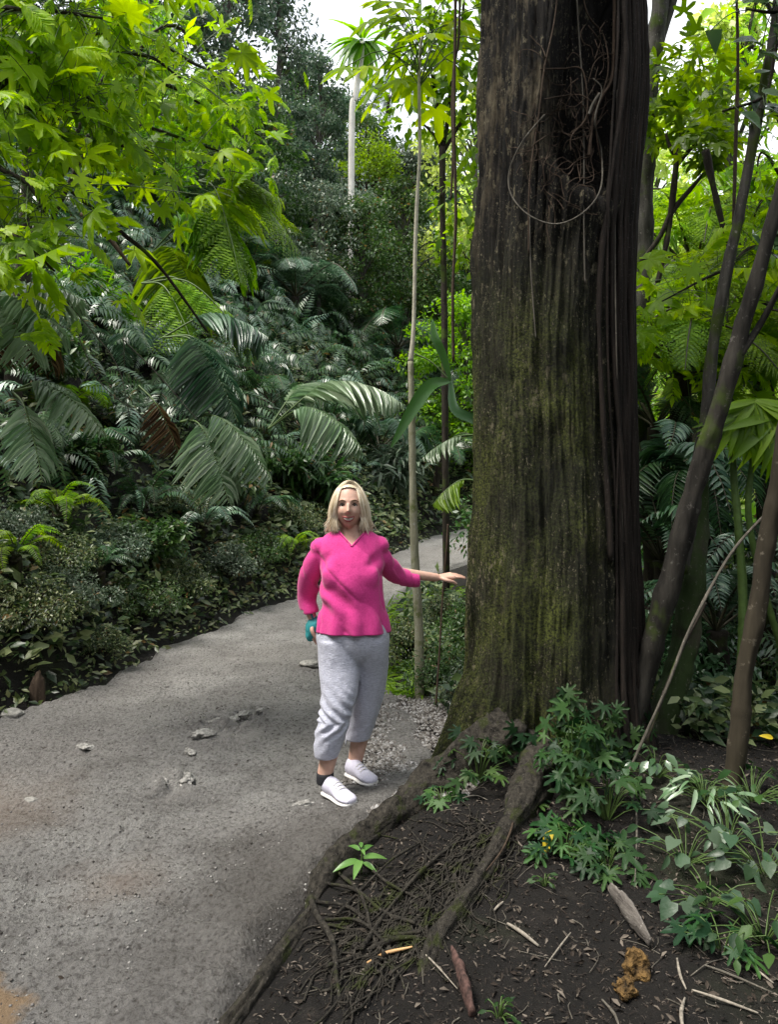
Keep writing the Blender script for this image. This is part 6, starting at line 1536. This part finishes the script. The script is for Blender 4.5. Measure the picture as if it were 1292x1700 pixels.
# ------------------------------------------------------------------ rocks, bark, sticks, litter
def lump(name, pos, r_, mat, label, cat, seed=0, amp=0.3, freq=1.6, sq=(1, 1, 1), n=28, rz=0.0, parent=None):
    th = np.linspace(0, math.pi, n + 1)[:, None]; ph = np.linspace(0, 2 * math.pi, 2 * n, endpoint=False)[None]
    D = np.stack([np.sin(th) * np.cos(ph), np.sin(th) * np.sin(ph), np.cos(th) * np.ones_like(ph)], -1)
    k = 1 + amp * fbm(D * freq + seed * 7.7, 5, seed, 0.6)
    V = D * k[..., None] * r_ * np.array(sq)
    c, s_ = math.cos(rz), math.sin(rz); V = np.stack([V[..., 0] * c - V[..., 1] * s_, V[..., 0] * s_ + V[..., 1] * c, V[..., 2]], -1)
    i = np.arange(n)[:, None] * 2 * n; j = np.arange(2 * n)[None]; j2 = (j + 1) % (2 * n)
    mb = MB(); mb.add(V + pos, np.stack([i + j, i + 2 * n + j, i + 2 * n + j2, i + j2], -1).reshape(-1, 4))
    o = mb.obj(name, M[mat], origin=np.array(pos) - [0, 0, r_ * sq[2] * 0.6]); return tag(o, label, cat)
M['ochre'] = plain_mat('ochre rotten wood', (0.13, 0.075, 0.024), 0.9, 34, 1.0, bs=1.0, bd=0.03)
M['stone'] = plain_mat('grey stone', (0.26, 0.25, 0.23), 0.8, 30, 0.5, bs=0.8, bd=0.01)
M['barkchip'] = bark_mat('grey broken bark', (0.07, 0.06, 0.055), (0.22, 0.20, 0.18), 0, 30, stretch=(1, 0.2, 1))
lump('rotten_wood', at(1055, 1620, 0.022), 0.050, 'ochre', 'golden brown lump of rotten wood on the dark soil, lower right', 'wood', 3, 0.9, 1.5, (0.75, 0.7, 0.95))
lump('rotten_wood', at(1040, 1655, 0.02), 0.030, 'ochre', 'small golden brown crumb below the larger rotten lump', 'wood', 4, 0.7, 2.2)
lump('old_stump', at(62, 1165, 0.06), 0.10, 'vine', 'short brown stump at the left path edge beneath the bushes', 'stump', 5, 0.4, 1.5, (0.55, 0.5, 1.5))
lump('stone', at(20, 1192, 0.03), 0.06, 'stone', 'grey stone left of the old stump', 'stone', 6, 0.3, 1.4, (1.3, 1, 0.6))
lump('stone', at(515, 1108, 0.03), 0.07, 'stone', 'pale stone in the path beside the woman\'s knee', 'stone', 7, 0.35, 1.6, (1.3, 1, 0.5))
lump('stone', at(48, 1332, 0.005), 0.030, 'stone', 'small pale stone at the left of the path', 'stone', 8, 0.3, 1.4, (1.5, 1, 0.6))
def on_path(u, v, dz=0.0):
    p = at(u, v); p[2] = float(path_z(p[0], p[1])) + dz; return p
for k, (u, v, r_, lab) in enumerate([(372, 1207, 0.075, 'palest flat stone, highest of the broken cluster in the path'), (338, 1232, 0.06, 'flat stone at the lower left of the upper broken cluster'), (400, 1198, 0.05, 'small stone at the right end of the upper broken cluster'), (432, 1188, 0.035, 'tiny stone trailing right of the upper broken cluster'),
    (268, 1306, 0.05, 'flat stone at the left of the lower broken cluster'), (306, 1296, 0.06, 'flat stone at the right of the lower broken cluster'), (315, 1250, 0.035, 'lone chip between the two broken clusters'), (140, 1248, 0.04, 'small flat stone left of the broken clusters'), (535, 1275, 0.03, 'small pale chip behind the nearer shoe'), (505, 1340, 0.035, 'small pale chip left of the nearer shoe')]):
    lump('stone', on_path(u, v, r_ * 0.10), r_, 'stone_pale', lab, 'stone', 20 + k, 0.75, 1.7, (1.35, 0.8, 0.42), rz=0.4 * k)
# slab of bark leaning on the soil
p0, p1 = at(1015, 1500, 0.05), at(1080, 1580, 0.03)
mb = MB(); tube(mb, [p0, p0 * 0.5 + p1 * 0.5 + [0.0, 0, 0.012], p1], [0.022, 0.045, 0.016], 14, rough=0.4, freq=30, flat=0.35, n=30)
tag(mb.obj('broken_bark', M['barkchip'], origin=at(1050, 1545)), 'grey slab of broken bark on the soil right of the trunk foot', 'bark')
p0, p1 = at(750, 1590, 0.03), at(785, 1690, 0.01)
mb = MB(); tube(mb, [p0, p0 * 0.5 + p1 * 0.5 + [0.0, 0, 0.012], p1], [0.010, 0.030, 0.022], 12, rough=0.4, freq=30, flat=0.5, n=26)
M['redwood'] = plain_mat('reddish rotten wood', (0.07, 0.038, 0.032), 0.9, 50, 0.9, bs=0.9)
tag(mb.obj('broken_bark', M['redwood'], origin=at(765, 1640)), 'reddish strip of rotten bark at the lower edge right of the root', 'bark')
def stick(pix, r_, mat, lab, dz=0.012, name='stick'):
    q = [at(u, v, dz) for u, v in pix]; return stick_thing(name, q, [r_ * 0.6] + [r_] * (len(q) - 2) + [r_ * 0.5], mat, lab, 'stick', 7, 0.3, group='sticks on the soil')
stick([(610, 1606), (640, 1590), (685, 1578)], 0.006, 'orange_wood' if 'orange_wood' in M else 'stick', 'fresh orange brown stick lying across the rootlets')
stick([(843, 1540), (865, 1555), (895, 1577)], 0.007, 'stick', 'short bleached stick in the middle of the dark soil')
stick([(820, 1518), (828, 1510), (836, 1503)], 0.005, 'stick', 'tiny bleached chip near the second root')
stick([(948, 1555), (930, 1578), (905, 1612)], 0.003, 'stick', 'thin grey twig on the dark soil')
stick([(1125, 1600), (1130, 1625), (1140, 1650)], 0.005, 'stick', 'pale twig right of the rotten lump')
stick([(1135, 1720), (1132, 1690), (1138, 1665)], 0.006, 'stick', 'upright pale stick end at the lower edge')
stick([(1150, 1650), (1200, 1668), (1260, 1690)], 0.005, 'stick', 'long pale stick at the lower right corner')
stick([(1205, 1570), (1235, 1600), (1285, 1640)], 0.005, 'stick', 'pale stick slanting into the right frame edge')
stick([(1170, 1610), (1215, 1625), (1285, 1655)], 0.004, 'vine_pale', 'brown stick below the blue green plant')
stick([(1000, 1668), (1020, 1690), (1030, 1715)], 0.005, 'vine_pale', 'brown twig under the small golden crumb')
stick([(1056, 1330), (1058, 1400), (1055, 1490)], 0.004, 'vine_pale', 'upright thin dead stem before the heart leaved plants', 0.05)
stick([(850, 1345), (852, 1385), (835, 1430), (808, 1468)], 0.004, 'vine', 'thin brown vine curving over the second root', 0.05)
stick([(700, 1585), (725, 1610), (760, 1650)], 0.003, 'stick', 'thin pale twig beside the end of the second root')
stick([(765, 1330), (790, 1325), (810, 1333)], 0.003, 'stick', 'pale twig below the left creeper')

def litter(name, n, region, keep, sizes, mat, label, seed, tm=T_DI, zfun=None, cat='litter'):
    r = np.random.default_rng(seed); x = r.uniform(region[0], region[1], n); y = r.uniform(region[2], region[3], n); m_ = keep(x, y); x, y = x[m_], y[m_]; n = len(x)
    z = (zfun or H)(x, y) + r.uniform(0.001, 0.008, n); s_ = sizes[0] * (sizes[1] / sizes[0]) ** (r.random(n) ** 2.2)
    d = unit(r.normal(size=(n, 3)) * [1, 1, 0.25]); up = unit(r.normal(size=(n, 3)) * 0.45 + [0, 0, 1])
    mb = MB(); mb.batch(*tm, orient(d, up) * s_[:, None, None], np.stack([x, y, z], -1)); o = mb.obj(name, mat, smooth=False)
    return tag(o, label, cat, kind='stuff')
litter('leaf_litter', 70000, (-0.6, 3.6, 1.9, 6.0), lambda x, y: (er(x, y) > 0.04) & (np.hypot(x - .95, y - 4.3) > 0.5), (0.003, 0.036), M['litter'], 'dead leaves and wood crumbs scattered on the dark soil', 60, tm=t_blade(2, 0.42, 0.35, 0.5))
litter('needle_litter', 16000, (-0.6, 3.6, 1.9, 5.0), lambda x, y: (er(x, y) > 0.04) & (np.hypot(x - .95, y - 4.3) > 0.5), (0.008, 0.05), M['litter'], 'narrow dead leaf shreds lying on the dark soil', 63, tm=t_blade(2, 0.08, 0.2, 0.3))
litter('leaf_litter', 2500, (-3.2, 0.2, 2.0, 9), lambda x, y: (dl(x, y) < 0.1) & (dl(x, y) > -0.45), (0.008, 0.03), M['litter'], 'dead leaf crumbs along the left edge of the path', 61)
mb = MB(); r = np.random.default_rng(88)
for k in range(420):
    x, y = r.uniform(-0.4, 2.6), r.uniform(2.0, 4.6)
    if er(x, y) < 0.08 or math.hypot(x - .95, y - 4.3) < .6: continue
    a = r.uniform(0, math.pi); L = 0.03 + 0.13 * r.random() ** 2; q = []
    for t in (-0.5, 0, 0.5): xx, yy = x + math.cos(a) * L * t + r.normal(0, .006), y + math.sin(a) * L * t + r.normal(0, .006); q.append((xx, yy, float(H(xx, yy)) + 0.004))
    tube(mb, q, r.uniform(0.0008, 0.0024), 5, n=6)
tag(mb.obj('twig_litter', M['vine_pale']), 'countless thin twigs scattered over the dark soil', 'twigs', kind='stuff')
litter('path_crumbs', 9000, (-3.3, 0.3, 1.8, 9), lambda x, y: (er(x, y) < -0.02) & (dl(x, y) < -0.02), (0.002, 0.011), M['crumb'], 'small dark crumbs and chips scattered over the path', 62, zfun=lambda x, y: path_z(x, y))
r = np.random.default_rng(19); x = r.uniform(-3.2, 0.3, 26000); y = 1.8 + 6.5 * r.random(26000) ** 1.5; m_ = (er(x, y) < -0.03) & (dl(x, y) < -0.03); x, y = x[m_], y[m_]; n = len(x)
m_ = fbm(np.stack([x * 2.2, y * 2.2, 0 * x], -1), 3, 18) + r.normal(0, 0.25, n) > -0.05; x, y = x[m_], y[m_]; n = len(x)
_ov = np.array([(1, 0, 0), (0, 1, 0), (-1, 0, 0), (0, -1, 0), (0.7, 0.7, 0.1), (0, 0, 0.7), (0, 0, -0.7)], float) * 0.5
_ot = [(0, 4, 5), (4, 1, 5), (1, 2, 5), (2, 3, 5), (3, 0, 5), (4, 0, 6), (1, 4, 6), (2, 1, 6), (3, 2, 6), (0, 3, 6)]
s_ = 0.003 + 0.013 * r.random(n) ** 3; mb = MB()
mb.batch(_ov, [], _ot, orient(unit(r.normal(size=(n, 3)) * [1, 1, 0.2]), np.tile([0, 0, 1.0], (n, 1))) * s_[:, None, None], np.stack([x, y, path_z(x, y) + s_ * 0.1], -1))
tag(mb.obj('path_grit', M['crumb']), 'grit and pebbles pressed into the clay of the path', 'grit', kind='stuff')
litter('path_leaves', 110, (-2.9, 0.1, 2.0, 8), lambda x, y: (er(x, y) < -0.05) & (dl(x, y) < -0.05), (0.015, 0.045), M['litter'], 'a few dead leaves lying on the path', 64, tm=t_blade(3, 0.4, 0.3, 0.5), zfun=lambda x, y: path_z(x, y) + 0.004)
# gravel beside the woman's feet
r = np.random.default_rng(9); mb = MB(); n = 11000
x = r.uniform(-0.25, 0.5, n); y = r.uniform(3.3, 5.6, n)
e_ = er(x, y); m_ = (e_ > -0.45) & (e_ < 0.30 - 0.3 * (x < 0)) & (y > 3.55 + 0.0 * x) & (np.hypot(x + 0.2, y - 3.75) > 0.16); x, y = x[m_], y[m_]; n = len(x)
V8 = np.array([(a, b_, c_) for a in (-1, 1) for b_ in (-1, 1) for c_ in (-1, 1)], float) * 0.5
Q8 = [(0, 1, 3, 2), (4, 6, 7, 5), (0, 4, 5, 1), (2, 3, 7, 6), (0, 2, 6, 4), (1, 5, 7, 3)]
oct_v = np.array([(1, 0, 0), (0, 1, 0), (-1, 0, 0), (0, -1, 0), (0.7, 0.7, 0.1), (0, 0, 0.8), (0, 0, -0.8)], float) * 0.5
oct_t = [(0, 4, 5), (4, 1, 5), (1, 2, 5), (2, 3, 5), (3, 0, 5), (4, 0, 6), (1, 4, 6), (2, 1, 6), (3, 2, 6), (0, 3, 6)]
s_ = r.uniform(0.008, 0.034, n); R = orient(unit(r.normal(size=(n, 3)) * [1, 1, 0.3]), np.tile([0, 0, 1.0], (n, 1))) * s_[:, None, None]
mb.batch(oct_v, [], oct_t, R, np.stack([x, y, np.where(er(x, y) > 0, H(x, y), path_z(x, y)) + 0.005], -1))
gm, nt, b = new_mat('gravel'); g_ = nd(nt, 'ShaderNodeNewGeometry')
nt.links.new(ramp(nt, [(0.0, (0.05, 0.04, 0.035)), (0.5, (0.17, 0.155, 0.14)), (1.0, (0.38, 0.37, 0.37))], g_.outputs['Random Per Island']).outputs[0], b.inputs['Base Color']); b.inputs['Roughness'].default_value = 0.7
tag(mb.obj('gravel', gm, smooth=False), 'broken gravel beside the path at the feet of the woman', 'gravel', kind='stuff')
